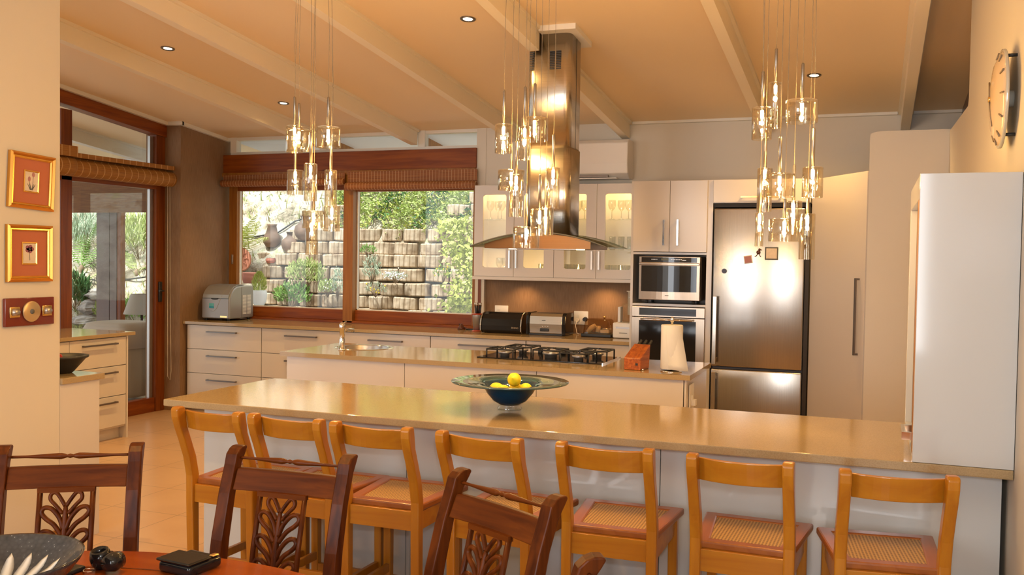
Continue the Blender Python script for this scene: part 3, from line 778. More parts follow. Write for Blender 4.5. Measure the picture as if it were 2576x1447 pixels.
# ---- microwave on the shelf
t = thing('microwave', 'bronze metallic microwave with a bowed front on the open shelf', 'microwave', (-1.535, 7.56, 1.225))
mb = MB(); mb.bbox(-1.79, -1.285, 7.585, 7.885, 1.255, 1.61, .012); part('body', mb, 'steel_warm', t, True)
sh = [(-1.788, 7.59), (-1.785, 7.555)] + [(-1.785 + .495 * k / 10, 7.555 - .022 * math.sin(PI * k / 10)) for k in range(1, 10)] + [(-1.29, 7.555), (-1.287, 7.59)]
part('door', MB().prism(sh, 1.258, 1.608, 'z'), 'steel_warm', t, True, .003)
def bow(x): return 7.555 - .022 * math.sin(PI * max(0, min(1, (x + 1.785) / .495)))
def bowed(x0, x1, z0, z1, off, th=.003, n=10):
    p = [(x0 + (x1 - x0) * k / n, bow(x0 + (x1 - x0) * k / n) - off - th) for k in range(n + 1)] + [(x0 + (x1 - x0) * k / n, bow(x0 + (x1 - x0) * k / n) - off + .004) for k in range(n, -1, -1)]
    return MB().prism(p, z0, z1, 'z')
part('window', bowed(-1.765, -1.315, 1.325, 1.535, 0), 'black_gloss', t, True)
cp = part('control_panel', bowed(-1.765, -1.315, 1.562, 1.602, 0), 'black_gloss', t, True)
part('display', bowed(-1.60, -1.54, 1.578, 1.594, .002), 'display_green', cp, True)
for k in range(6): part('button', MB().box(-1.68 + .011 * k, -1.673 + .011 * k, bow(-1.65) - .0045, bow(-1.65), 1.583, 1.588), 'grey_silver', cp, True)
for k in range(7): part('button', MB().box(-1.52 + .013 * k, -1.512 + .013 * k, bow(-1.48) - .0045, bow(-1.48), 1.583, 1.588), 'grey_silver', cp, True)
part('button', MB().box(-1.43, -1.40, bow(-1.41) - .005, bow(-1.41), 1.578, 1.583), 'grey_silver', cp, True)
part('handle', bowed(-1.785, -1.295, 1.538, 1.560, .004, .010), 'steel_warm', t, True, .004)
part('badge', bowed(-1.565, -1.535, 1.292, 1.297, .001), 'stem_grey', t, True)
for xx in (-1.73, -1.35):
    for yy in (7.62, 7.84): part('foot', MB().lathe([(.012, 1.225), (.012, 1.256)], 10, (xx, yy, 0)), 'black_matt', t, True)
dsh = MB(); dsh.lathe([(.001, 0), (.10, .0), (.105, .004), (.001, .004)], 24, (-1.45, 7.529, 1.43), axis='y')

# ---- built-in oven
t = thing('oven', 'built-in stainless oven with black glass door below the microwave', 'oven', (-1.548, 7.59, .52))
part('body', MB().box(-1.84, -1.256, 7.61, 8.18, .53, 1.20), 'black_matt', t, True)
cp = part('control_panel', MB().box(-1.845, -1.25, 7.578, 7.61, 1.118, 1.20), 'steel_warm', t, True, .002)
part('display', MB().box(-1.782, -1.318, 7.575, 7.579, 1.130, 1.188), 'black_gloss', cp, True)
dr = part('door', MB().box(-1.845, -1.25, 7.578, 7.61, .56, 1.112), 'steel_warm', t, True, .002)
part('window', MB().box(-1.782, -1.318, 7.575, 7.579, .66, 1.088), 'black_gloss', dr, True)
hd = MB(); hd.tube([(-1.76, 7.535, 1.098), (-1.34, 7.535, 1.098)], .009, 10); hd.box(-1.75, -1.735, 7.535, 7.578, 1.092, 1.104); hd.box(-1.365, -1.35, 7.535, 7.578, 1.092, 1.104)
part('handle', hd, 'chrome', dr, True)

# ---- cabinet over the fridge and the fridge
t = thing('bridge_cabinet', 'white flap cabinet above the tall steel fridge', 'cabinet', (-.84, 7.6, 2.03))
part('body', MB().box(-1.205, -.462, 7.602, 8.248, 2.04, 2.225), 'cabinet_white', t, True)
dr = part('door', MB().box(-1.202, -.465, 7.58, 7.60, 2.045, 2.222), 'cabinet_white', t, True, .0015)
part('handle', bar_handle(-.985, -.68, 7.58, 2.085), 'brass', dr, True)
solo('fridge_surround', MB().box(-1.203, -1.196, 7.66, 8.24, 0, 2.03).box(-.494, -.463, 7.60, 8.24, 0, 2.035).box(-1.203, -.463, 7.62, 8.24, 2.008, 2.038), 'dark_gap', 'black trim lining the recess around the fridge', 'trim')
t = thing('fridge', 'tall brushed-steel fridge freezer with magnets on its door', 'fridge', (-.845, 7.6, 0))
part('body', MB().box(-1.190, -.500, 7.64, 8.2, .03, 1.995), 'render_grey', t, True)
dr = part('door', MB().bbox(-1.192, -.498, 7.58, 7.635, .742, 1.997, .010), 'fridge_steel', t, True)
hd = MB(); hd.box(-1.181, -1.150, 7.530, 7.545, .76, 1.30); hd.box(-1.178, -1.155, 7.545, 7.582, .78, .81); hd.box(-1.178, -1.155, 7.545, 7.582, 1.24, 1.27)
part('handle', hd, 'steel_brushed', dr, True, .003)
dr = part('freezer_door', MB().bbox(-1.192, -.498, 7.58, 7.635, .04, .722, .010), 'fridge_steel', t, True)
hd = MB(); hd.box(-1.181, -1.150, 7.530, 7.545, .10, .70); hd.box(-1.178, -1.155, 7.545, 7.582, .12, .15); hd.box(-1.178, -1.155, 7.545, 7.582, .64, .67)
part('handle', hd, 'steel_brushed', dr, True, .003)
part('feet', MB().box(-1.16, -.53, 7.70, 8.15, 0, .032), 'black_matt', t, True)
def mag(nm, u, v, w_, h_, ang, mat, lab, inner=None):
    p = oY(u, v, 7.579); o = thing(nm, lab, 'magnet', (p.x, 7.5795, p.z), group=None)
    R_ = Matrix.Rotation(ang, 4, 'Y')
    part('frame', MB().box(-w_, w_, -.004, 0, -h_, h_, xf=R_), mat, o)
    if inner: part('picture', MB().box(-w_ * .8, w_ * .8, -.006, -.004, -h_ * .8, h_ * .8, xf=R_), inner, o)
mag('photo_magnet', 1941, 638, .05, .05, .0, 'stem_grey', 'dark square photo magnet high on the fridge door', 'picture_paper')
mag('photo_magnet', 1882, 653, .032, .032, -.15, 'paper_white', 'small tilted pale photo magnet on the fridge door', 'petal_pink')
p = oY(1822, 682, 7.579); solo('round_magnet', MB().lathe([(.019, -.010), (.019, 0)], 20, axis='y'), 'magnet_dark', 'small round dark magnet near the left edge of the fridge', 'magnet', loc=(p.x, 7.5795, p.z))
p = oY(1908, 635, 7.579); m = MB(); m.sphere((0, -.008, 0), .016, 12, sy=.4); m.sphere((.008, -.008, .022), .010, 10, sy=.5); m.tube([(-.005, -.006, -.012), (-.018, -.006, -.03), (-.028, -.006, -.032)], .003, 6); m.tube([(.006, -.006, -.012), (.014, -.006, -.032), (.02, -.006, -.036)], .003, 6); m.tube([(.014, -.008, .022), (.026, -.008, .018)], .003, 6)
solo('bird_magnet', m, 'dark_frame', 'little brown long-legged bird magnet between the two photo magnets', 'magnet', loc=(p.x, 7.5795, p.z))

# ---- diagonal pantry door beside the fridge
A = Vector((-.455, 7.60, 0)); B_ = Vector((-.052, 6.945, 0)); dv = (B_ - A); L = dv.length; ang = math.atan2(dv.y, dv.x)
t = thing('pantry_cabinet', 'tall plain cream corner pantry with a diagonal door beside the fridge', 'cabinet', (A.x, A.y, 0), ang)
part('body', MB().box(0.02, L - .10, .02, .05, 0, 2.21), 'cabinet_white', t)
dr = part('door', MB().box(.004, L - .004, 0, .02, .02, 2.215), 'cabinet_white', t, bevel=.0015)
part('handle', bar_handle(L - .075, .935, 0, 1.474, 'z', out=.034), 'handle_steel', dr)

# ---- air conditioner
t = thing('air_conditioner', 'white wall-mounted air conditioner above the glass-door cabinet', 'air conditioner', (-2.35, 8.05, 2.29))
pr_ = [(8.248, 2.29), (8.13, 2.29), (8.05, 2.335), (8.035, 2.42), (8.04, 2.60), (8.075, 2.632), (8.248, 2.632)]
part('body', MB().prism(pr_, -2.86, -2.02, 'x'), 'ac_white', t, True, .008)
part('louvre', MB().box(-2.80, -2.20, 8.06, 8.10, 2.303, 2.322), 'toekick', t, True)
part('flap', MB().box(-2.80, -2.12, 8.045, 8.10, 2.288, 2.296), 'ac_white', t, True)
part('badge', MB().box(-2.50, -2.46, 8.028, 8.036, 2.345, 2.365), 'black_matt', t, True)

# ---- island
t = thing('kitchen_island', 'white cooking island body behind the breakfast bar', 'island', (-2.42, 5.95, 0))
b = MB(); b.box(-3.815, -1.035, 5.607, 6.30, .0, .74); part('body', b, 'carcass', t, True)
part('top_rail', MB().box(-3.815, -1.04, 6.28, 6.30, .74, .868), 'cabinet_white', t, True)
for x0, x1 in ((-3.819, -2.898), (-2.894, -1.967), (-1.963, -1.032)):
    part('back_panel', MB().box(x0, x1, 5.588, 5.606, .0, .866), 'cabinet_white', t, True, .001)
part('end_panel', MB().box(-1.038, -1.020, 5.588, 6.31, .0, .868), 'cabinet_white', t, True)
it = MB(); sx, sy, sr = -3.50, 6.105, .19
angs = sorted([2 * PI * k / 64 for k in range(64)] + [math.atan2(yy - sy, xx - sx) % (2 * PI) for xx in (-3.854, -.994) for yy in (5.554, 6.33)])
def edge_pt(a):
    c_, s_ = math.cos(a), math.sin(a); ts = []
    if abs(c_) > 1e-9: ts.append((((-.994 if c_ > 0 else -3.854) - sx) / c_))
    if abs(s_) > 1e-9: ts.append((((6.33 if s_ > 0 else 5.554) - sy) / s_))
    q = min(ts); return (sx + c_ * q, sy + s_ * q)
po = [edge_pt(a) for a in angs]; pi_ = [(sx + sr * math.cos(a), sy + sr * math.sin(a)) for a in angs]
rg = [[(x, y, .87) for x, y in pi_], [(x, y, .87) for x, y in po], [(x, y, .90) for x, y in po], [(x, y, .90) for x, y in pi_]]
it.loft(rg + [rg[0]], False, False, True, None, False)
wt = solo('worktop', it, 'worktop_stone', 'cream stone island worktop carrying the hob and round sink', 'worktop')
t = thing('power_socket', 'white power socket on the end of the cooking island', 'socket', (-1.018, 5.70, .70))
part('plate', MB().bbox(-1.018, -1.010, 5.66, 5.80, .67, .83, .004), 'white_plastic', t, True)
part('switch', MB().box(-1.010, -1.002, 5.70, 5.73, .73, .76).box(-1.010, -.985, 5.705, 5.755, .70, .735), 'white_plastic', t, True)

# sink + tap
sc_ = Vector((-3.50, 6.105, .9))
t = thing('sink', 'round stainless sink set into the left end of the island worktop', 'sink', (sc_.x, sc_.y, .895))
part('rim', MB().lathe([(.184, .003), (.190, .0075), (.205, .0095), (.214, .0075), (.216, .0052)], 56, cap=False), 'chrome', t)
part('basin', MB().lathe([(.186, .006), (.182, -.01), (.176, -.09), (.150, -.125), (.05, -.135), (.001, -.136)], 48, cap=False), 'basin_steel', t)
t = thing('tap', 'chrome mixer tap standing at the island sink', 'tap', (-3.537, 5.855, .9))
m = MB(); m.lathe([(.026, 0), (.026, .008), (.019, .012), (.019, .145), (.021, .147), (.021, .185), (.012, .197), (.0005, .199)], 24); part('body', m, 'chrome', t)
part('spout', MB().tube([(0, .015, .135), (0, .08, .142), (0, .15, .135), (0, .152, .118)], .011, 12), 'chrome', t)
part('lever', MB().tube([(0, 0, .185), (.015, .03, .205)], .006, 8), 'chrome', t)

# hob
t = thing('gas_hob', 'black glass gas hob with five burners on the island', 'hob', (-2.055, 6.08, .9))
part('glass_plate', MB().bbox(-2.49, -1.615, 5.855, 6.315, .900, .908, .003), 'black_gloss', t, True)
part('steel_edge', MB().box(-1.615, -1.609, 5.855, 6.315, .900, .910), 'chrome', t, True)
for (bx, by, r_) in ((-2.33, 5.97, .045), (-2.28, 6.19, .038), (-2.03, 6.06, .058), (-1.80, 5.95, .045), (-1.74, 6.18, .045)):
    bn = part('burner', MB().lathe([(r_ * .7, .908), (r_ * .7, .925), (r_, .930), (r_, .942), (r_ * .3, .947), (.001, .948)], 24, (bx, by, 0)), 'grey_silver', t, True)
    g = MB(); q = .095; h0 = .962
    g.tube([(bx - q, by - q, .908), (bx - q, by - q, h0), (bx - q, by + q, h0), (bx - q, by + q, .908)], .0055, 6)
    g.tube([(bx + q, by - q, .908), (bx + q, by - q, h0), (bx + q, by + q, h0), (bx + q, by + q, .908)], .0055, 6)
    for s_ in (-1, 1):
        g.tube([(bx + s_ * q, by, h0), (bx + s_ * .03, by, h0 + .006)], .006, 6); g.tube([(bx, by + s_ * q, h0), (bx, by + s_ * .03, h0 + .006)], .006, 6)
        g.tube([(bx - q, by + s_ * q, h0), (bx + q, by + s_ * q, h0)], .0055, 6)
    part('pan_support', g, 'cast_iron', t, True)
for k in range(5):
    part('knob', MB().lathe([(.017, .908), (.017, .922), (.014, .930), (.001, .931)], 16, (-2.18 + .085 * k, 6.275, 0)), 'black_matt', t, True)

# knife block
t = thing('knife_block', 'slanted orange-brown wooden knife block beside the paper towels', 'knife block', (-1.37, 5.66, .9), math.radians(-8))
b = MB(); b.add([(-.055, 0, 0), (.055, 0, 0), (.055, .15, 0), (-.055, .15, 0), (-.055, -.0, .075), (.055, -.0, .075), (.055, .17, .150), (-.055, .17, .150)],
                [(0, 3, 2, 1), (4, 5, 6, 7), (0, 1, 5, 4), (1, 2, 6, 5), (2, 3, 7, 6), (3, 0, 4, 7)])
part('block', b, 'block_wood', t, bevel=.006)
part('stamp', MB().box(.022, .038, -.002, .001, .03, .045), 'black_matt', t)
part('foot', MB().lathe([(.008, 0), (.01, .008), (.001, .012)], 10, (.062, .02, 0)), 'chrome', t)
for k, xx in enumerate((-.035, 0, .035)):
    part('knife_handle', MB().tube([(xx, .165, .13), (xx, .24, .165)], .008, 8), 'black_matt', t)
# paper towel
t = thing('paper_towel_holder', 'white paper towel roll on a chrome stand at the island corner', 'paper towels', (-1.135, 5.70, .9))
part('base', MB().lathe([(.065, 0), (.065, .006), (.02, .010), (.001, .011)], 28), 'chrome', t)
part('rod', MB().lathe([(.0065, .01), (.0065, .302), (.011, .305), (.011, .325), (.006, .335), (.001, .336)], 16), 'chrome', t)
part('roll', MB().lathe([(.02, .018), (.063, .018), (.066, .022), (.066, .282), (.063, .286), (.02, .286)], 36), 'paper_white', t)
ls = []
for k in range(9):
    s_ = k / 8; ls.append(((-.030 + .028 * s_, -.062 - .006 * s_, .255 - .235 * s_), (.060 + .055 * s_, -.030 - .03 * s_, .275 - .262 * s_)))
vs = [p for a_, b_ in ls for p in (a_, b_)]; fs = [(2 * i, 2 * i + 1, 2 * i + 3, 2 * i + 2) for i in range(8)]
sm = MB(); sm.add(vs, fs, True); o = part('loose_sheet', sm, 'paper_white', t); mo = o.modifiers.new('s', 'SOLIDIFY'); mo.thickness = .0015

# ---- extractor hood
t = thing('extractor_hood', 'steel island extractor hood with curved glass canopy', 'extractor hood', (-1.99, 5.93, 1.63))
ch = MB(); r_ = .045
def rr(x0, x1, y0, y1, r_, n=5):
    o = []
    for cx_, cy_, a0 in ((x1 - r_, y1 - r_, 0), (x0 + r_, y1 - r_, 90), (x0 + r_, y0 + r_, 180), (x1 - r_, y0 + r_, 270)):
        o += [(cx_ + r_ * math.cos(math.radians(a0 + 90 * i / n)), cy_ + r_ * math.sin(math.radians(a0 + 90 * i / n))) for i in range(n + 1)]
    return o
lo = rr(-2.142, -1.838, 5.798, 6.062, r_); up = rr(-2.137, -1.843, 5.803, 6.057, r_)
ch.loft([[(x, y, 1.72) for x, y in lo], [(x, y, 2.29) for x, y in lo]]); part('lower_duct_cover', ch, 'steel_brushed', t, True)
ch = MB(); ch.loft([[(x, y, 2.28) for x, y in up], [(x, y, ceil_z(y) - .004) for x, y in up]]); dc = part('upper_duct_cover', ch, 'steel_brushed', t, True)
for xx in (-2.125, -1.985, -1.942):
    v_ = MB()
    for k in range(11): v_.box(xx, xx + .034, 5.8015, 5.804, 2.80 + .011 * k, 2.806 + .011 * k)
    part('vent', v_, 'black_matt', dc, True)
part('seam', MB().box(-1.8435, -1.842, 5.93, 5.933, 1.75, 3.02), 'black_matt', dc, True)
cp = MB(); zc = ceil_z(5.93)
cp.loft([[(x, y, ceil_z(y) - .035) for x, y in rr(-2.045, -1.795, 5.74, 6.11, .004)], [(x, y, ceil_z(y) + .003) for x, y in rr(-2.045, -1.795, 5.74, 6.11, .004)]], smooth=False)
part('ceiling_collar', cp, 'trim_paint', t, True)
def arcz(x): q = (x + 1.99) / .46; return 1.738 - .092 * q * q
n = 24; g = MB(); rings = []
for k in range(n + 1):
    x = -2.45 + .92 * k / n; z = arcz(x); rings.append([(x, 5.63, z), (x, 6.13, z), (x, 6.13, z + .007), (x, 5.63, z + .007)])
g.loft(rings); part('glass_canopy', g, 'canopy_glass', t, True)
e = MB(); e.tube([(-2.45 + .92 * k / n, 5.629, arcz(-2.45 + .92 * k / n) + .003) for k in range(n + 1)], .0045, 6); part('glass_edge', e, 'stem_grey', t, True)
bd = [(-2.38, 1.640)] + [(-2.38 + .72 * k / 16, max(1.642, arcz(-2.38 + .72 * k / 16) - .004)) for k in range(17)] + [(-1.66, 1.640)]
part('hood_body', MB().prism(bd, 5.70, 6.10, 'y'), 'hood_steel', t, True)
part('grease_filter', MB().box(-2.30, -1.75, 5.74, 6.06, 1.636, 1.641), 'grey_silver', t, True)
for xx in (-2.2, -1.74): part('hood_lamp', MB().lathe([(.028, 1.634), (.028, 1.640)], 16, (xx, 5.75, 0)), 'hob_lamp', t, True)
light('hood_light', 'SPOT', (-1.99, 5.9, 1.625), 9, (1, .68, .36), (0, 0, 0), spot_size=math.radians(120), spot_blend=.7, shadow_soft_size=.04)

# ---- breakfast bar
YB = 3.62
t = thing('breakfast_bar', 'long white panelled base of the breakfast bar behind the stools', 'bar counter', (-1.25, 3.9, 0))
part('body', MB().box(-2.925, .430, YB + .018, 4.28, 0, .868), 'carcass', t, True)
for x0, x1 in ((-2.93, -1.862), (-1.859, -.757), (-.754, .432)):
    part('front_panel', MB().box(x0, x1, YB, YB + .018, 0, .868), 'cabinet_gloss', t, True, .001)
bt = MB(); bt.box(-3.05, .449, 3.48, 4.344, .868, .90)
solo('worktop', bt, 'worktop_stone', 'long cream stone breakfast bar top carrying the blue glass bowl', 'worktop', bevel=.004)

# tall roller-shutter cabinet on the bar
t = thing('shutter_cabinet', 'glossy white tall cabinet standing on the right end of the bar', 'cabinet', (.295, 3.9, .9))
b = MB(); b.box(.14, .449, 3.482, 3.50, .901, 1.884); b.box(.14, .449, 4.29, 4.34, .901, 1.884); b.box(.14, .449, 3.50, 4.29, 1.80, 1.884); b.box(.14, .449, 3.50, 4.29, .901, .915); b.box(.42, .449, 3.50, 4.29, .915, 1.80)
part('body', b, 'cabinet_gloss', t, True, .0015)
part('roller_shutter', MB().box(.165, .172, 3.62, 4.29, .915, 1.80), 'render_grey', t, True)
part('inner_edge', MB().box(.141, .166, 3.50, 3.62, .915, 1.80), 'pine_honey', t, True)
hd = MB(); hd.box(.108, .122, 3.60, 3.78, .955, .982); hd.box(.122, .166, 3.60, 3.615, .955, .982); hd.box(.122, .166, 3.765, 3.78, .955, .982); part('handle', hd, 'chrome', t, True)

# ---- left side cabinets
t = thing('base_cabinet', 'white drawer cabinet in front of the glazed door on the left', 'cabinet', (-6.2, 5.6, 0))
part('body', MB().box(-6.56, -5.92, 4.65, 6.285, .10, .868), 'carcass', t, True)
part('end_panel', MB().box(-6.58, -5.90, 6.287, 6.305, 0, .868), 'cabinet_white', t, True)
part('plinth', MB().box(-6.56, -5.98, 4.65, 6.285, 0, .10), 'cabinet_white', t, True)
for (ya_, yb_) in ((5.68, 6.28), (4.70, 5.675)):
    for (za, zb) in ((.628, .862), (.376, .622), (.118, .370)):
        dr = part('drawer', MB().box(-5.92, -5.90, ya_, yb_, za, zb), 'cabinet_white', t, True, .0015)
        if ya_ > 5: part('handle', bar_handle(5.805, 6.165, -5.90, zb - .048, 'y'), 'handle_steel', dr, True)
solo('worktop', MB().box(-6.61, -5.885, 4.65, 6.375, .87, .90), 'worktop_stone', 'cream worktop of the drawer cabinet in front of the glazed door', 'worktop', bevel=.003)
solo('base_cabinet', MB().box(-4.62, -4.016, 3.802, 4.075, 0, .868), 'cabinet_white', 'narrow white end cabinet at the end of the picture wall', 'cabinet')
solo('worktop', MB().box(-4.64, -4.0, 3.802, 4.10, .868, .90), 'worktop_stone', 'short cream worktop under the dark fruit bowl', 'worktop', bevel=.003)

# ============================================================ BAR STOOLS
def make_stool():
    t = thing('bar_stool', '', 'bar stool', (0, 0, 0), group='cane-seated stools along the breakfast bar')
    prof = [(-.165, 0, .016), (-.172, .30, .018), (-.178, .56, .021), (-.178, .66, .022), (-.196, .74, .022), (-.228, .82, .021), (-.250, .87, .022), (-.262, .915, .026), (-.266, .945, .024), (-.264, .955, .016)]
    for s in (-1, 1):
        m = MB(); m.sweep(prof, .036, 0, Matrix.Translation((s * .150, 0, 0)))
        part('rear_leg', m, 'stool_wood', t, bevel=.006)
    for s in (-1, 1):
        m = MB(); m.sweep([(.185, 0, .014), (.178, .615, .018)], .034, 0, Matrix.Translation((s * .158, 0, 0)))
        part('front_leg', m, 'stool_wood', t, bevel=.004)
    # curved back rail
    def arc(off, k, n=12): x = -.138 + .276 * k / n; return (x, -.232 - .034 * (1 - (x / .138) ** 2) + off)
    rings = []
    for k in range(13):
        x, y = arc(0, k); x2, y2 = arc(.017, k)
        rings.append([(x, y + .010, .862), (x2, y2 + .010, .862), (x2, y2 - .008, .938), (x, y - .008, .938)])
    m = MB(); m.loft(rings, smooth=False); part('back_rail', m, 'stool_rail', t, bevel=.003)
    # seat frame: trapezoid ring
    def trap(b0, b1, y0, y1): return [(-b0, y0), (b0, y0), (b1, y1), (-b1, y1)]
    o_, i_ = trap(.158, .192, -.168, .214), trap(.112, .140, -.122, .160)
    rings = [[(x, y, .618) for x, y in i_], [(x, y, .645) for x, y in i_], [(x, y, .645) for x, y in o_], [(x, y, .618) for x, y in o_]]
    m = MB(); m.loft(rings + [rings[0]], False, False, True, None, False); part('seat_frame', m, 'stool_seat', t, bevel=.007)
    p_ = trap(.114, .142, -.124, .162)
    m = MB(); m.loft([[(x, y, .634) for x, y in p_], [(x, y, .6405) for x, y in p_]], smooth=False); part('cane_seat', m, 'cane_weave', t, label='woven cane seat panel')
    m = MB(); m.box(-.135, .135, -.186, -.166, .548, .622); m.box(-.145, .145, .172, .190, .55, .618)
    for s in (-1, 1): m.add([(s * .142, -.17, .55), (s * .16, -.17, .55), (s * .166, .17, .55), (s * .148, .17, .55), (s * .142, -.17, .618), (s * .16, -.17, .618), (s * .166, .17, .618), (s * .148, .17, .618)],
                            [(0, 3, 2, 1), (4, 5, 6, 7), (0, 1, 5, 4), (1, 2, 6, 5), (2, 3, 7, 6), (3, 0, 4, 7)])
    part('apron', m, 'stool_rail', t, bevel=.002)
    part('stretcher', MB().box(-.135, .135, -.181, -.163, .30, .335), 'stool_rail', t, bevel=.002)
    part('stretcher', MB().box(-.145, .145, .170, .188, .20, .235), 'stool_rail', t, bevel=.002)
    for s in (-1, 1):
        part('stretcher', MB().box(s * .154 - .009, s * .154 + .009, -.165, .175, .25, .285), 'stool_wood', t, bevel=.002)
    return t


stool_px = [((443, 1022), (605, 1037)), ((636, 1039), (806, 1055)), ((842, 1059), (1027, 1075)), ((1108, 1082), (1306, 1104)), ((1410, 1110), (1636, 1129)), ((1741, 1140), (1986, 1163)), ((2124, 1180), (2400, 1197))]
stool_lab = ['orange-stained cane-seated bar stool at the far left end of the bar', 'cane-seated bar stool next in from the left end, half behind the middle dark dining chair',
             'cane-seated bar stool just right of the middle dark dining chair', 'cane-seated bar stool standing behind the rightmost tilted dark dining chair',
             'cane-seated bar stool just right of the tilted dark dining chair', 'cane-seated bar stool second from the right end of the bar',
             'cane-seated bar stool at the right end, in front of the tall white shutter cabinet']
proto = make_stool()
for k, ((a, b), lab) in enumerate(zip(stool_px, stool_lab)):
    A, B_ = oZ(*a, .955), oZ(*b, .955); mid = (A + B_) / 2; an = math.atan2(B_.y - A.y, B_.x - A.x) * .9
    o = proto if k == 0 else copy_tree(proto)
    sc_ = (B_ - A).length / .300
    o.rotation_euler = (0, 0, an)
    off = Vector((math.sin(an) * -1, math.cos(an), 0)) * .266
    o.location = (mid.x + off.x, min(mid.y + off.y, YB - .232), 0)
    o['label'] = lab

# ============================================================ DINING FURNITURE
TC = Vector((-1.57, 1.05, 0)); TR = 1.055
t = thing('dining_table', 'round polished red-brown dining table in the foreground', 'table', TC)
part('tabletop', MB().lathe([(.001, .715), (TR - .03, .715), (TR - .008, .722), (TR, .733), (TR - .004, .744), (TR - .015, .75), (.001, .75)], 96), 'table_wood', t)
part('groove', MB().lathe([(TR - .155, .7495), (TR - .155, .7508), (TR - .150, .7508), (TR - .150, .7495)], 96, cap=False), 'mahogany', t)
part('apron', MB().lathe([(TR - .16, .64), (TR - .14, .64), (TR - .14, .716), (TR - .16, .716)], 64, cap=False), 'mahogany_rail', t)
part('pedestal', MB().lathe([(.22, .0), (.24, .03), (.12, .08), (.08, .16), (.11, .30), (.13, .42), (.08, .52), (.14, .62), (.20, .715)], 32), 'mahogany', t)
for k in range(4):
    a = PI / 4 + k * PI / 2
    part('foot', MB().tube([(.12 * math.cos(a), .12 * math.sin(a), .14), (.34 * math.cos(a), .34 * math.sin(a), .10), (.52 * math.cos(a), .52 * math.sin(a), .04)], [.05, .04, .035], 10), 'mahogany', t)


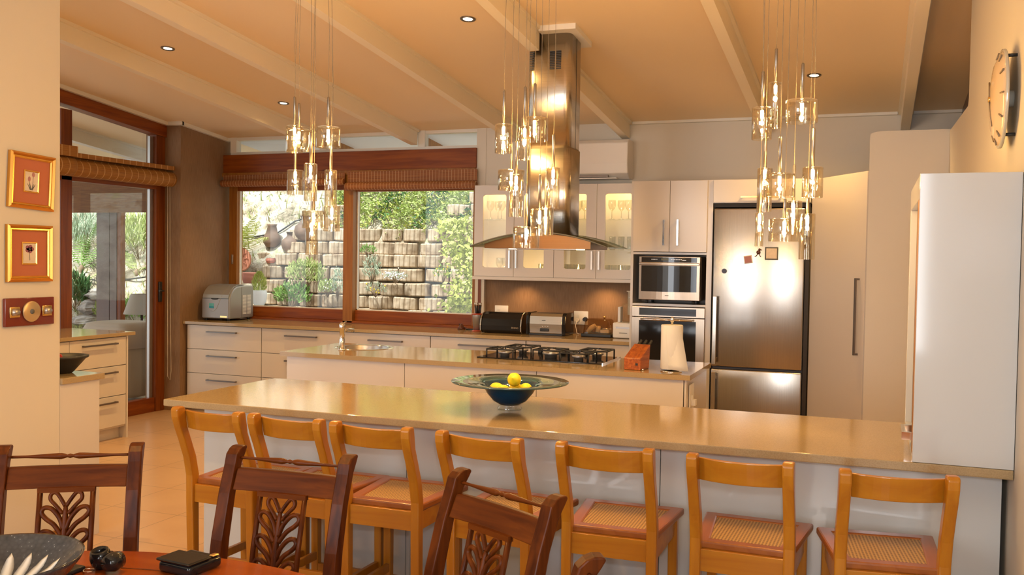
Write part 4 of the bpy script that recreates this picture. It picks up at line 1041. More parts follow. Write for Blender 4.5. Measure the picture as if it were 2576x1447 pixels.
def make_dining_chair():
    t = thing('dining_chair', '', 'chair', (0, 0, 0), group='carved mahogany dining chairs')
    # y- is the seat/front side, backrest leans to y+
    W = .193
    prof = [(.235, 0, .018), (.205, .22, .021), (.195, .43, .024), (.205, .52, .024), (.232, .68, .022), (.268, .82, .019), (.300, .905, .020), (.315, .935, .026), (.328, .950, .022), (.334, .957, .010)]
    for s in (-1, 1):
        rings = []
        for (y, z, h) in prof:
            q = W + .006 * (z > .5); rings.append([(s * q - .021, y - h, z), (s * q + .021, y - h, z), (s * q + .021, y + h, z), (s * q - .021, y + h, z)])
        part('rear_leg', MB().loft(rings, smooth=False), 'mahogany', t, bevel=.007)
        part('front_leg', MB().lathe([(.014, 0), (.017, .05), (.014, .07), (.021, .12), (.024, .26), (.017, .33), (.024, .345), (.024, .41)], 14, (s * .20, -.205, 0)), 'mahogany', t)

    def yb(z):  # lean of the back at height z
        for (y0, z0, _), (y1, z1, _) in zip(prof, prof[1:]):
            if z0 <= z <= z1: return y0 + (y1 - y0) * (z - z0) / (z1 - z0)
        return prof[-1][0]
    rings = []
    for k in range(13):
        x = -.178 + .356 * k / 12; c_ = .012 * (1 - (x / .178) ** 2)
        rings.append([(x, yb(.83) + c_ - .010, .828), (x, yb(.83) + c_ + .010, .828), (x, yb(.905) + c_ + .010, .893), (x, yb(.905) + c_ - .010, .893)])
    part('crest_rail', MB().loft(rings, smooth=False), 'mahogany_rail', t, bevel=.004)
    zt = .922; prof_r = []
    n = 40; pts = []; rad = []
    for k in range(n + 1):
        x = -.176 + .352 * k / n; d = abs(x)
        r_ = .0045 + .0055 * max(0, 1 - abs(d - .03) / .10) if d > .02 else (.0075 if d < .007 else (.0045 if d < .012 else .008))
        pts.append((x, yb(zt) + .003, zt)); rad.append(r_)
    part('turned_spindle', MB().tube(pts, rad, 10), 'mahogany_rail', t)
    # pierced palmette splat
    z0, z1 = .50, .83
    for s in (-1, 1):
        m = MB(); m.tube([(s * .078, yb(z0), z0), (s * .078, yb((z0 + z1) / 2), (z0 + z1) / 2), (s * .078, yb(z1), z1)], .0085, 10); part('splat_stile', m, 'mahogany', t)
    part('splat_rail', MB().box(-.085, .085, yb(z1 - .006) - .009, yb(z1 - .006) + .009, z1 - .013, z1 + .002), 'mahogany_rail', t)
    sp = MB()
    def P_(x, z): return (x, yb(z), z)
    def loop(pp, s, r_=.0075): sp.tube([P_(s * x, z) for x, z in pp], r_, 8, flat=1.25, up=(0, 1, 0))
    def smoothc(pts, n=4):
        out = []
        for i in range(len(pts) - 1):
            p0 = pts[max(i - 1, 0)]; p1 = pts[i]; p2 = pts[i + 1]; p3 = pts[min(i + 2, len(pts) - 1)]
            for k in range(n):
                q = k / n
                out.append(tuple(.5 * ((2 * b) + (-a + c) * q + (2 * a - 5 * b + 4 * c - d) * q * q + (-a + 3 * b - 3 * c + d) * q ** 3) for a, b, c, d in zip(p0, p1, p2, p3)))
        return out + [pts[-1]]
    sp.tube([P_(0, z0 + .085 + .2 * k / 8) for k in range(9)], [.013, .013, .012, .011, .010, .010, .009, .008, .005], 8, up=(0, 1, 0))
    for h, q in ((.565, .92), (.635, 1.0), (.705, 1.0)):
        for s in (-1, 1):
            loop(smoothc([(.004, h), (.016, h + .034), (.040, h + .062), (.062, h + .066), (.070, h + .052), (.056, h + .034), (.030, h + .014), (.008, h - .018)]), s)
    for s in (-1, 1):
        loop(smoothc([(.002, .775), (.014, .795), (.030, .815), (.044, .812), (.046, .796), (.030, .778), (.008, .752)]), s, .0062)
        loop(smoothc([(.004, .595), (.022, .570), (.050, .545), (.074, .520)]), -s, .0075)
        loop(smoothc([(.0, .575), (.020, .548), (.046, .515), (.060, .50)]), s, .0072)
    part('splat', sp, 'mahogany', t)
    part('lower_rail', MB().box(-.19, .19, yb(.49) - .012, yb(.49) + .012, .475, .505), 'mahogany_rail', t, bevel=.003)
    m = MB(); m.add([(-.225, -.235, .41), (.225, -.235, .41), (.19, .215, .41), (-.19, .215, .41), (-.225, -.235, .455), (.225, -.235, .455), (.19, .215, .455), (-.19, .215, .455)],
                    [(0, 3, 2, 1), (4, 5, 6, 7), (0, 1, 5, 4), (1, 2, 6, 5), (2, 3, 7, 6), (3, 0, 4, 7)])
    part('seat', m, 'stool_seat', t, bevel=.012)
    for s in (-1, 1): part('stretcher', MB().box(s * .195 - .008, s * .195 + .008, -.2, .21, .16, .19), 'mahogany_rail', t)
    return t


ch_px = [((22, 1127), (333, 1120)), ((603, 1127), (870, 1150)), ((1168, 1188), (1385, 1250))]
ch_lab = ['dark carved mahogany dining chair at the far left, beside the white end cabinet', 'dark carved mahogany dining chair in the middle, in front of the two left-hand bar stools',
          'dark carved mahogany dining chair turned and tilted, rightmost of the three whole chair backs']
proto = make_dining_chair()
for k, ((a, b), lab) in enumerate(zip(ch_px, ch_lab)):
    A, B_ = oZ(*a, .95), oZ(*b, .95); mid = (A + B_) / 2; an = math.atan2(B_.y - A.y, B_.x - A.x)
    o = proto if k == 0 else copy_tree(proto)
    o.rotation_euler = (0, 0, an); o.location = (mid.x + math.sin(an) * .322, mid.y - math.cos(an) * .322, 0); o['label'] = lab
o = copy_tree(proto); o.rotation_euler = (0, 0, math.radians(-60)); o['label'] = 'mahogany dining chair showing only one curled back post at the bottom edge'
fp = oZ(1492, 1398, .955); an = math.radians(-60)
cs = Matrix.Rotation(an, 3, 'Z') @ Vector((-.199, .325, 0)); o.location = (fp.x - cs.x, fp.y - cs.y, 0)

# things on the dining table
gb = oZ(-12, 1404, .85); gb.z = .7505
t = thing('serving_bowl', 'large speckled dark glass bowl with pale petal shapes on the dining table', 'bowl', gb)
BP = [(.001, .012), (.05, .013), (.09, .022), (.125, .040), (.155, .064), (.178, .088), (.187, .1005)]
part('bowl', MB().lathe([(.001, 0), (.055, .0), (.06, .004), (.10, .015), (.135, .034), (.165, .060), (.186, .088), (.193, .102)] + [(r_, z) for r_, z in BP[::-1]], 64), 'speckled_glass', t)
def bz(rd):
    for (r0, z0), (r1, z1) in zip(BP, BP[1:]):
        if r0 <= rd <= r1: return z0 + (z1 - z0) * (rd - r0) / (r1 - r0)
    return BP[-1][1]
for k in range(20):
    a = 2 * PI * k / 20; m = MB(); rr_ = []
    for q in range(9):
        f_ = q / 8; rd = .045 + .108 * f_; w_ = .0185 * math.sin(PI * min(1, .12 + f_ * .88)) ** .7 * (.45 + .55 * f_) + .0004
        rr_.append([(rd * math.cos(a) - w_ * math.sin(a) * e, rd * math.sin(a) + w_ * math.cos(a) * e, bz(rd) + .0012 + .0005 * (e == 0)) for e in (-1, 0, 1)] + [(rd * math.cos(a), rd * math.sin(a), bz(rd) - .001)])
    m.loft(rr_); part('petal_inlay', m, 'paper_white', t)
bl = Vector((-1.86, 1.90, .7505))
m = MB(); m.lathe([(.001, 0), (.020, 0), (.034, .02), (.036, .04), (.030, .062), (.024, .066), (.026, .045), (.001, .02)], 20, xf=xform((0, 0, 0.002), 0, math.radians(14)))
t = thing('sculpted_ornament', 'shiny black twisted ornament lying on the table near the wallet', 'ornament', bl)
m.v = [tuple(q * .78 for q in p) for p in m.v]; part('cup', m, 'black_gloss', t)
m = MB(); m.lathe([(.001, -.03), (.024, -.028), (.033, .0), (.028, .03), (.022, .032), (.024, .0), (.001, -.01)], 20, (.062, -.02, .034), axis='y'); m.v = [tuple(q * .78 for q in p) for p in m.v]; part('ring', m, 'black_gloss', t)
part('link', MB().tube([(.016, 0, .036), (.027, .002, .041), (.039, -.008, .039)], .007, 10), 'black_gloss', t)
kp = oZ(178, 1438, .752)
t = thing('car_key', 'small black key fob with a silver ring beside the speckled bowl', 'keys', (kp.x, kp.y, .7502))
part('fob', MB().bbox(-.016, .022, -.03, .03, 0, .012, .005), 'black_matt', t)
part('key_ring', MB().tube([(.04 + .014 * math.cos(a), .02 + .014 * math.sin(a), .004) for a in [2 * PI * i / 16 for i in range(16)]], .0014, 6, True), 'chrome', t)
wp = oZ(478, 1428, .755)
t = thing('wallet', 'shiny black leather wallet with a brass clasp on the table', 'wallet', (wp.x, wp.y, .7505), math.radians(-6))
part('body', MB().bbox(-.058, .055, -.055, .06, 0, .030, .010), 'black_gloss', t)
part('flap', MB().bbox(-.06, .057, -.06, .02, .0302, .038, .004), 'black_gloss', t)
part('clasp', MB().bbox(.036, .052, .030, .052, .0302, .036, .003), 'brass', t)

# ============================================================ BOWL AND LEMONS ON THE BAR
bp_ = oZ(1282, 1030, .9); bp_.z = .9005
t = thing('fruit_bowl', 'wide-rimmed blue and smoky glass bowl on a clear foot on the bar', 'bowl', bp_)
part('foot', MB().lathe([(.001, 0), (.054, 0), (.056, .006), (.050, .014), (.050, .022), (.001, .022)], 40), 'clear_glass', t)
part('bowl', MB().lathe([(.001, .020), (.045, .022), (.075, .040), (.105, .075), (.122, .105), (.150, .112), (.210, .118), (.262, .122), (.263, .127), (.210, .1235), (.150, .118), (.118, .112), (.100, .082), (.070, .050), (.04, .034), (.001, .032)], 72), 'bowl_glass', t)
lem = MB(); lem.sphere((0, 0, .031), .031, 20, 1.0, 1.0, 1.0)
lem.v = [(x * (1 + .0), y, z) for x, y, z in lem.v]
lem2 = MB()
rings = []
for k in range(15):
    q = k / 14; zz = -.040 + .080 * q; r_ = .031 * math.sqrt(max(0, 1 - (zz / .036) ** 2)) if abs(zz) < .034 else .006 * (1 - (abs(zz) - .034) / .0062)
    rings.append([(zz, max(.0006, r_) * math.cos(2 * PI * i / 18), max(.0006, r_) * math.sin(2 * PI * i / 18)) for i in range(18)])
lem2.loft(rings)
lsp = [((1243, 973), .09, 'yellow lemon at the left side of the blue bowl', .4), ((1290, 964), .135, 'topmost yellow lemon resting on the others in the blue bowl', 1.7),
       ((1272, 984), .085, 'yellow lemon mostly hidden low at the back of the blue bowl', 2.6), ((1285, 988), .082, 'yellow lemon below the topmost one, peeping over the front rim', .9), ((1312, 986), .086, 'yellow lemon at the right side of the blue bowl', 2.2)]
loc_l = [(-.055, -.005, .088), (.012, .01, .132), (-.012, .055, .082), (.004, -.048, .083), (.060, .015, .086)]
proto = None
for (px_, h, lab, an), (x, y, z) in zip(lsp, loc_l):
    if proto is None:
        o = solo('lemon', lem2, 'lemon_yellow', lab, 'lemon', 'lemons in the blue bowl', loc=(0, 0, 0)); proto = o
    else: o = proto.copy(); COL.objects.link(o); o['label'] = lab
    o.location = (bp_.x + x * .9333 - y * -.358, bp_.y + y + x * .358, bp_.z + z); o.rotation_euler = (.4 * an, .3, an)

# ============================================================ ITEMS ON THE BACK WORKTOP
# ice maker
im = Vector((-6.18, 7.80, .901)); 
t = thing('ice_maker', 'silver countertop ice maker with a curved lid in the window corner', 'ice maker', im, math.radians(3))
side = [(-.0, .02), (0, .20), (.008, .235), (.03, .285), (.07, .325), (.12, .347), (.30, .355), (.40, .350), (.42, .33), (.42, .02)]
ib = MB(); ib.prism(side, -.165, .165, 'x'); o = part('body', ib, 'ice_silver', t, bevel=.014)
ld = MB(); ld.prism([(-.003, .228), (.010, .262), (.045, .305), (.09, .338), (.14, .352), (.27, .359), (.27, .364), (.13, .357), (.08, .343), (.035, .308), (.0, .264), (-.009, .228)], -.150, .150, 'x'); part('lid', ld, 'ice_silver', t)
part('front_panel', MB().box(-.158, .150, -.004, .002, .03, .222), 'ice_front', t, bevel=.001)
part('grip', MB().sphere((-.01, -.004, .222), .045, 16, 1, .12, .22), 'black_matt', t)
sk = part('sticker', MB().box(-.075, -.02, -.0055, -.004, .125, .175), 'sticker_teal', t)
m = MB(); m.box(-.075, -.02, -.0065, -.0055, .125, .147); part('sticker_band', m, 'sticker_blue', sk)
part('badge', MB().box(.055, .135, -.0055, -.004, .034, .052), 'brass', t)
part('swoosh', MB().tube([(.105, .10, .361), (.09, .03, .31), (.07, -.006, .25), (.045, -.0055, .19), (.01, -.0055, .12), (-.025, -.0055, .093), (-.055, -.0055, .10)], .0012, 5), 'lime_print', t)
for i, (ya_, yb_) in enumerate(((.22, .285), (.30, .365))):
    m = MB()
    for k in range(16): m.box(.1655, .168, ya_, yb_, .06 + .0125 * k, .067 + .0125 * k)
    part('vent_grille', m, 'paper_white', t)
part('side_seam', MB().box(.1645, .1662, .20, .203, .03, .34), 'stem_grey', t)
for sx in (-.13, .13):
    for sy in (.03, .38): part('foot', MB().lathe([(.016, 0), (.014, .022)], 10, (sx, sy, 0)), 'black_matt', t)

def on_top(u, v): return oZ(u, v, .9)
# round knife holder
p = Vector((-3.395, 7.99, .9005))
t = thing('knife_holder', 'round steel knife holder with upright knives beside the bread bin', 'knife holder', p)
part('base', MB().lathe([(.052, 0), (.052, .006), (.040, .010), (.001, .010)], 24), 'red_wood', t)
part('cup', MB().lathe([(.036, .008), (.050, .150), (.050, .154), (.001, .154)], 24), 'grey_silver', t)
part('collar', MB().lathe([(.052, .150), (.058, .156), (.056, .162), (.001, .163)], 24), 'red_wood', t)
for k, (dx, dy) in enumerate(((-.028, .01), (-.010, .02), (.010, .018), (.028, .01), (.0, -.015))):
    kn = part('knife_handle', MB().tube([(dx * .7, dy, .162), (dx, dy, .235)], .007, 8), 'black_matt', t)
    part('handle_cap', MB().tube([(dx, dy, .235), (dx * 1.05, dy, .262)], .0085, 8), 'chrome', kn)
# bread bin
t = thing('bread_bin', 'black roll-top bread bin with steel ends marked BREAD', 'bread bin', (-3.10, 7.93, .901))
pr_ = [(8.07, .905), (7.865, .905), (7.835, .925), (7.83, .97), (7.845, 1.03), (7.88, 1.07), (7.93, 1.088), (8.07, 1.088)]
part('body', MB().prism(pr_, -3.29, -2.915, 'x'), 'black_gloss', t, True, .006)
ends = [(8.075, .902), (7.862, .902), (7.829, .922), (7.824, .97), (7.839, 1.033), (7.877, 1.075), (7.93, 1.093), (8.075, 1.093)]
for xx in (-3.302, -2.915): part('end_cap', MB().prism(ends, xx, xx + .012, 'x'), 'steel_brushed', t, True, .002)


def text_mesh(txt, size, mat, parent, name, mtx, label=None):
    cu = bpy.data.curves.new(name, 'FONT'); cu.body = txt; cu.size = size; cu.extrude = .0006; cu.align_x = 'CENTER'; cu.align_y = 'CENTER'
    tmp = bpy.data.objects.new(name, cu); COL.objects.link(tmp)
    bpy.context.view_layer.update()
    dg = bpy.context.evaluated_depsgraph_get(); me = bpy.data.meshes.new_from_object(tmp.evaluated_get(dg))
    bpy.data.objects.remove(tmp); bpy.data.curves.remove(cu)
    o = bpy.data.objects.new(name, me); me.materials.clear(); me.materials.append(MT[mat]); COL.objects.link(o); o.parent = parent
    me.transform(mtx); me.update()
    if label: o['label'] = label
    return o


text_mesh('BREAD', .022, 'chrome', t, 'lettering', Matrix.Translation((-2.965 + 3.10, 7.833 - 7.93 - .005, .055)) @ Matrix.Rotation(math.radians(93), 4, 'X'), 'steel capital letters')
# toaster
t = thing('toaster', 'wide brushed-steel toaster with black ends right of the bread bin', 'toaster', (-2.69, 7.95, .901))
pr_ = [(7.86, .915), (7.853, 1.00), (7.865, 1.068), (7.89, 1.094), (8.06, 1.094), (8.085, 1.068), (8.09, .915)]
part('body', MB().prism(pr_, -2.84, -2.535, 'x'), 'steel_brushed', t, True, .006)
pr2 = [(7.848, .903), (7.846, 1.00), (7.858, 1.072), (7.886, 1.100), (8.065, 1.100), (8.09, 1.072), (8.095, .903)]
for a, b in ((-2.865, -2.84), (-2.535, -2.50)): part('end_cap', MB().prism(pr2, a, b, 'x'), 'black_gloss', t, True, .006)
part('base', MB().box(-2.85, -2.52, 7.86, 8.08, .902, .916), 'black_matt', t, True)
part('slot', MB().box(-2.79, -2.58, 7.95, 7.975, 1.0938, 1.0955), 'black_matt', t, True)
ct = part('controls', MB().bbox(-2.735, -2.655, 7.846, 7.858, .936, .962, .003), 'black_matt', t, True)
for k in range(3): part('button', MB().lathe([(.006, 7.848), (.006, 7.856)], 10, (-2.72 + .025 * k, 0, .975), axis='y'), 'chrome', ct, True)
part('badge', MB().box(-2.72, -2.69, 7.850, 7.853, 1.03, 1.035), 'stem_grey', t, True)
# sockets on the splashback
for (u, v, lab, pl) in ((1262, 785, 'white double wall socket above the bread bin', 0), (1462, 800, 'white double wall socket with plugs in it right of the toaster', 1)):
    q = oY(u, v, 8.283); x = q.x; z = q.z
    s_ = thing('wall_socket', lab, 'socket', (x, 8.284, z - .06))
    part('plate', MB().bbox(x - .068, x + .068, 8.274, 8.284, z - .062, z + .062, .005), 'white_plastic', s_, True)
    part('switches', MB().box(x - .04, x - .012, 8.270, 8.274, z + .005, z + .025), 'paper_white', s_, True)
    if pl:
        part('plug', MB().lathe([(.018, 8.235), (.022, 8.274)], 12, (x - .03, 0, z - .02), axis='y'), 'white_plastic', s_, True)
        part('plug', MB().lathe([(.018, 8.235), (.022, 8.274)], 12, (x + .045, 0, z - .01), axis='y'), 'black_matt', s_, True)
        part('cable', MB().tube([(x - .03, 8.235, z - .025), (x - .03, 8.21, z - .07), (x, 8.16, z - .13), (x + .03, 8.12, .905)], .003, 6), 'white_plastic', s_, True)
# tray with a smoked dome and mixer parts
t = thing('serving_tray', 'black tray under a smoked clear dome right of the toaster', 'tray', (-2.24, 8.0, .901))
part('tray', MB().bbox(-2.375, -2.105, 7.90, 8.12, .901, .930, .006), 'black_matt', t, True)
dm = MB(); dm.loft([[(x, y, .930) for x, y in rr(-2.365, -2.115, 7.91, 8.11, .03)], [(x, y, 1.045) for x, y in rr(-2.35, -2.13, 7.925, 8.10, .03)], [(x, y, 1.055) for x, y in rr(-2.335, -2.145, 7.94, 8.09, .03)]], False, True)
part('dome', dm, 'amber_dome', t, True)
part('dome_knob', MB().lathe([(.006, 1.056), (.006, 1.062), (.016, 1.068), (.014, 1.078), (.001, 1.082)], 16, (-2.19, 8.0, 0)), 'brass', t, True)
m = MB().tube([(-2.33, 7.98, .935), (-2.30, 7.98, .975), (-2.265, 7.98, 1.0)], [.026, .024, .018], 12)
solo('hand_blender', m, 'ivory_plastic', 'cream hand blender lying on the black tray', 'blender')
solo('blender_foot', MB().tube([(-2.248, 8.0, .934), (-2.246, 8.01, .992)], [.024, .018], 12), 'ivory_plastic', 'cream rounded blender attachment beside the hand blender on the tray', 'attachment')
solo('white_pot', MB().bbox(-2.215, -2.135, 7.95, 8.02, .934, .965, .006), 'white_plastic', 'small white box standing under the dome of the tray', 'box')
solo('metal_whisk', MB().tube([(-2.21, 7.96, .972), (-2.12, 7.96, .972)], .010, 10), 'chrome', 'short chrome cylinder lying on the white box under the dome', 'utensil')
# food processor
t = thing('food_processor', 'white food processor with a clear jug beside the oven tower', 'food processor', (-2.0, 8.0, .901))
part('base', MB().bbox(-2.09, -1.90, 7.90, 8.10, .902, 1.035, .012), 'white_plastic', t, True)
part('panel', MB().box(-2.06, -1.94, 7.898, 7.901, .985, 1.0), 'grey_silver', t, True)
part('badge', MB().box(-2.03, -1.96, 7.898, 7.901, .945, .950), 'stem_grey', t, True)
part('column', MB().bbox(-2.065, -2.040, 7.97, 8.06, 1.035, 1.17, .006), 'white_plastic', t, True)
part('jug', MB().lathe([(.045, 1.036), (.055, 1.05), (.068, 1.17), (.070, 1.18), (.03, 1.20)], 28, (-1.968, 8.01, 0), cap=False), 'clear_glass', t, True)
part('lid', MB().lathe([(.071, 1.178), (.066, 1.195), (.028, 1.205), (.026, 1.285), (.028, 1.287), (.001, 1.288)], 24, (-1.968, 8.01, 0), cap=False), 'clear_glass', t, True)
part('pusher', MB().lathe([(.018, 1.10), (.018, 1.30), (.03, 1.302), (.03, 1.308), (.001, 1.309)], 18, (-1.968, 8.01, 0)), 'ivory_plastic', t, True)
# small dark ornament + phone at window sill end
m = MB(); m.lathe([(.001, 0), (.038, 0), (.030, .02), (.016, .038), (.012, .05), (.001, .056)], 18); m.tube([(-.01, 0, .04), (-.025, 0, .052)], .006, 6); m.tube([(.02, .01, .02), (.045, .01, .012)], .007, 6)
solo('dark_ornament', m, 'dark_frame', 'small dark carved ornament on the worktop at the foot of the window', 'ornament', loc=(-3.60, 8.09, .9005))
m = MB(); m.bbox(-.05, .07, -.03, .03, 0, .012, .004)
solo('telephone', m, 'black_gloss', 'flat black handset on the worktop next to the knife holder', 'phone', loc=(-3.50, 8.10, .9005))

# fruit bowl on the left end cabinet
t = thing('fruit_dish', 'dark carved wooden dish on the short left worktop', 'bowl', (-4.20, 3.985, .901))
part('dish', MB().lathe([(.001, 0), (.055, 0), (.065, .008), (.11, .06), (.128, .082), (.140, .086), (.142, .096), (.120, .098), (.10, .07), (.055, .018), (.001, .014)], 40), 'black_matt', t)
m = MB().sphere((0, 0, .024), .024, 14); solo('lime', m, 'lemon_yellow', 'yellow fruit inside the dark dish on the left', 'fruit', loc=(-4.255, 3.93, .965))
m = MB().sphere((0, 0, .022), .022, 14); solo('apple', m, 'red_fruit', 'red fruit inside the dark dish on the left', 'fruit', loc=(-4.20, 3.965, .966))

# ============================================================ PICTURES, BAROMETER, CLOCK
def picture(corners, lab, flower):
    pts = [oX(u, v, -4.0) for u, v in corners]; c_ = sum(pts, Vector()) / 4
    e1 = ((pts[1] - pts[0]) + (pts[2] - pts[3])) / 2; e2 = ((pts[0] - pts[3]) + (pts[1] - pts[2])) / 2
    w_, h_ = e1.length / 2, e2.length / 2; tilt = math.atan2(e1.z, e1.y)
    t = thing('picture_frame', lab, 'picture', (-4.0155, c_.y, c_.z - h_))
    # local: y across, z up, x out of wall; tilt about x
    X = Matrix.Translation((0, 0, h_)) @ Matrix.Rotation(tilt, 4, 'X')
    def rectring(a0, b0, a1, b1, x0, x1, x2):
        o_ = [(-a0, -b0), (a0, -b0), (a0, b0), (-a0, b0)]; i_ = [(-a1, -b1), (a1, -b1), (a1, b1), (-a1, b1)]
        mid = [((p[0] + q[0]) / 2, (p[1] + q[1]) / 2) for p, q in zip(o_, i_)]
        return [[(x0, *p) for p in o_], [(x1, *p) for p in o_], [(x2, *p) for p in mid], [(x1 * .75, *p) for p in i_], [(x0, *p) for p in i_]]
    fw = .030
    part('frame', MB().loft(rectring(w_, h_, w_ - fw * .62, h_ - fw * .62, 0, .018, .026), False, False, xf=X, smooth=False), 'gold_frame', t)
    part('frame_lip', MB().loft(rectring(w_ - fw * .62, h_ - fw * .62, w_ - fw, h_ - fw, 0, .016, .018), False, False, xf=X, smooth=False), 'gold_edge', t)
    part('mount', MB().box(.002, .006, -w_ + fw * .8, w_ - fw * .8, -h_ + fw * .8, h_ - fw * .8, xf=X), 'terracotta_mat', t)
    iw, ih = w_ * .34, h_ * .40
    part('inner_frame', MB().loft(rectring(iw, ih, iw - .008, ih - .008, .006, .010, .012), False, False, xf=X, smooth=False), 'gold_edge', t)
    pp = part('print', MB().box(.006, .0075, -iw + .006, iw - .006, -ih + .006, ih - .006, xf=X), 'picture_paper', t)
    fm = MB()
    def ell(cy_, cz_, ry, rz, an=0):
        pts_ = [(.0078, cy_ + ry * math.cos(a) * math.cos(an) - rz * math.sin(a) * math.sin(an), cz_ + ry * math.cos(a) * math.sin(an) + rz * math.sin(a) * math.cos(an)) for a in [2 * PI * k / 14 for k in range(14)]]
        fm.loft([pts_, [(.0086, *p[1:]) for p in pts_]], xf=X, smooth=False)
    if flower == 'poppy':
        for a in range(5): ell(.014 * math.cos(a * 1.257), .022 + .010 * math.sin(a * 1.257), .013, .011, a)
        part('flower', fm, 'petal_mauve', pp); fm = MB(); fm.tube([(.008, 0, .01), (.008, .002, -.035)], .0012, 5, xf=X); fm.tube([(.0092, -.004, .022), (.0092, .004, .022)], .004, 6, xf=X); part('stem', fm, 'stem_grey', pp)
    else:
        ell(.010, .036, .009, .012); ell(-.014, .012, .008, .013)
        part('flower', fm, 'petal_pink', pp); fm = MB(); fm.tube([(.008, .010, .024), (.008, .006, -.038)], .0011, 5, xf=X); fm.tube([(.008, -.014, 0), (.008, .0, -.038)], .0011, 5, xf=X)
        for a in (-.024, -.012, .014, .024): fm.tube([(.008, a * .2, -.042), (.008, a, -.012)], [.003, .0008], 5, xf=X)
        part('stem', fm, 'stem_grey', pp)


picture([(30, 378), (143, 398), (132, 534), (17, 518)], 'gilt-framed tulip print with terracotta mount, the upper picture, hanging crooked', 'tulip')
picture([(22, 565), (135, 568), (130, 709), (15, 709)], 'gilt-framed poppy print with terracotta mount, below the crooked one', 'poppy')
c0, c1 = oX(12, 752, -4.0), oX(135, 815, -4.0); ym, zm = (c0.y + c1.y) / 2, (c0.z + c1.z) / 2
t = thing('barometer_plaque', 'dark red wooden plaque with a round brass dial below the pictures', 'barometer', (-4.0155, ym, zm - .07))
hw = abs(c1.y - c0.y) / 2
part('board', MB().bbox(0, .020, -hw, hw, 0, .142, .004), 'mahogany_plaque', t)
part('dial', MB().lathe([(.001, .020), (.052, .020), (.053, .030), (.048, .033), (.001, .031)], 36, (0, 0, .072), axis='x'), 'brass_dial', t)
part('dial_hub', MB().lathe([(.014, .030), (.012, .035), (.001, .036)], 16, (0, 0, .072), axis='x'), 'stem_grey', t)
for s in (-1, 1):
    g_ = part('gauge', MB().bbox(.020, .028, s * .098 - .030, s * .098 + .030, .045, .099, .003), 'brass', t)
    part('scale', MB().lathe([(.001, -.018), (.017, -.018), (.017, .018), (.001, .018)], 16, (.026, s * .098, .072), axis='y'), 'grey_silver', g_)
# wall clock
cq = oX(2509, 250, .40); cc = Vector((.451, cq.y, cq.z)); R_ = .172
t = thing('wall_clock', 'round domed glass wall clock with slim hands high on the right wall', 'clock', (cc.x, cc.y, cc.z - R_))
def CL(prof, n=56): return MB().lathe([(r_, -x) for r_, x in prof], n, (0, 0, R_), axis='x')
part('disc', CL([(.001, .035), (R_, .035), (R_, .042), (R_ - .02, .051), (R_ * .7, .065), (R_ * .35, .073), (.001, .075)]), 'clock_face', t)
part('rim', CL([(R_ - .001, .033), (R_ + .004, .033), (R_ + .004, .043), (R_ - .001, .044)]), 'clock_glass_rim', t)
part('movement', CL([(.03, 0), (.03, .033), (.001, .033)], 24), 'clock_glass_rim', t)
m = MB(); m.tube([(-.077, 0, R_), (-.073, .055, R_ + .07)], .003, 6); part('hand', m, 'clock_hand', t)
m = MB(); m.tube([(-.078, 0, R_), (-.070, -.03, R_ - .10)], .0022, 6); part('hand', m, 'clock_hand', t)
part('hub', CL([(.010, .073), (.010, .081), (.001, .082)], 16), 'brass', t)
for k in range(12):
    a = 2 * PI * k / 12; part('hour_mark', MB().tube([(-.058, .14 * math.sin(a), R_ + .14 * math.cos(a)), (-.050, .165 * math.sin(a), R_ + .165 * math.cos(a))], .003, 5), 'clock_hand', t)
for a in (.5, 2.6): part('standoff', MB().tube([(0, R_ * .93 * math.sin(a) * -1, R_ + R_ * .93 * math.cos(a)), (-.036, R_ * .93 * math.sin(a) * -1, R_ + R_ * .93 * math.cos(a))], .006, 8), 'black_matt', t)

# ============================================================ BLINDS
def blind_roll(name, lab, x0, x1, yc, zc, r_, ztop, dropx=None, axis='x', mat='bamboo_x'):
    t = thing(name, lab, 'blind', ((x0 + x1) / 2, yc, zc - r_) if axis == 'x' else (yc, (x0 + x1) / 2, zc - r_), group='rolled bamboo blinds')
    pr = [(.001, x0 - .004), (r_ * .55, x0 - .004), (r_ * .9, x0 + .002), (r_, x0 + .008)] + [(r_ * (1 + .012 * math.sin(k * 2.1)), x0 + (x1 - x0) * k / 24) for k in range(1, 24)] + [(r_, x1 - .008), (r_ * .9, x1 - .002), (r_ * .55, x1 + .004), (.001, x1 + .004)]
    part('roll', MB().lathe(pr, 22, (0, yc, zc) if axis == 'x' else (yc, 0, zc), axis=axis), mat, t, True)
    if axis == 'x': m = MB().box(x0 + .005, x1 - .005, yc + .6 * r_, yc + .6 * r_ + .008, zc, ztop)
    else: m = MB().box(yc - .6 * r_ - .008, yc - .6 * r_, x0 + .005, x1 - .005, zc, ztop)
    part('headpiece', m, mat, t, True)
    return t


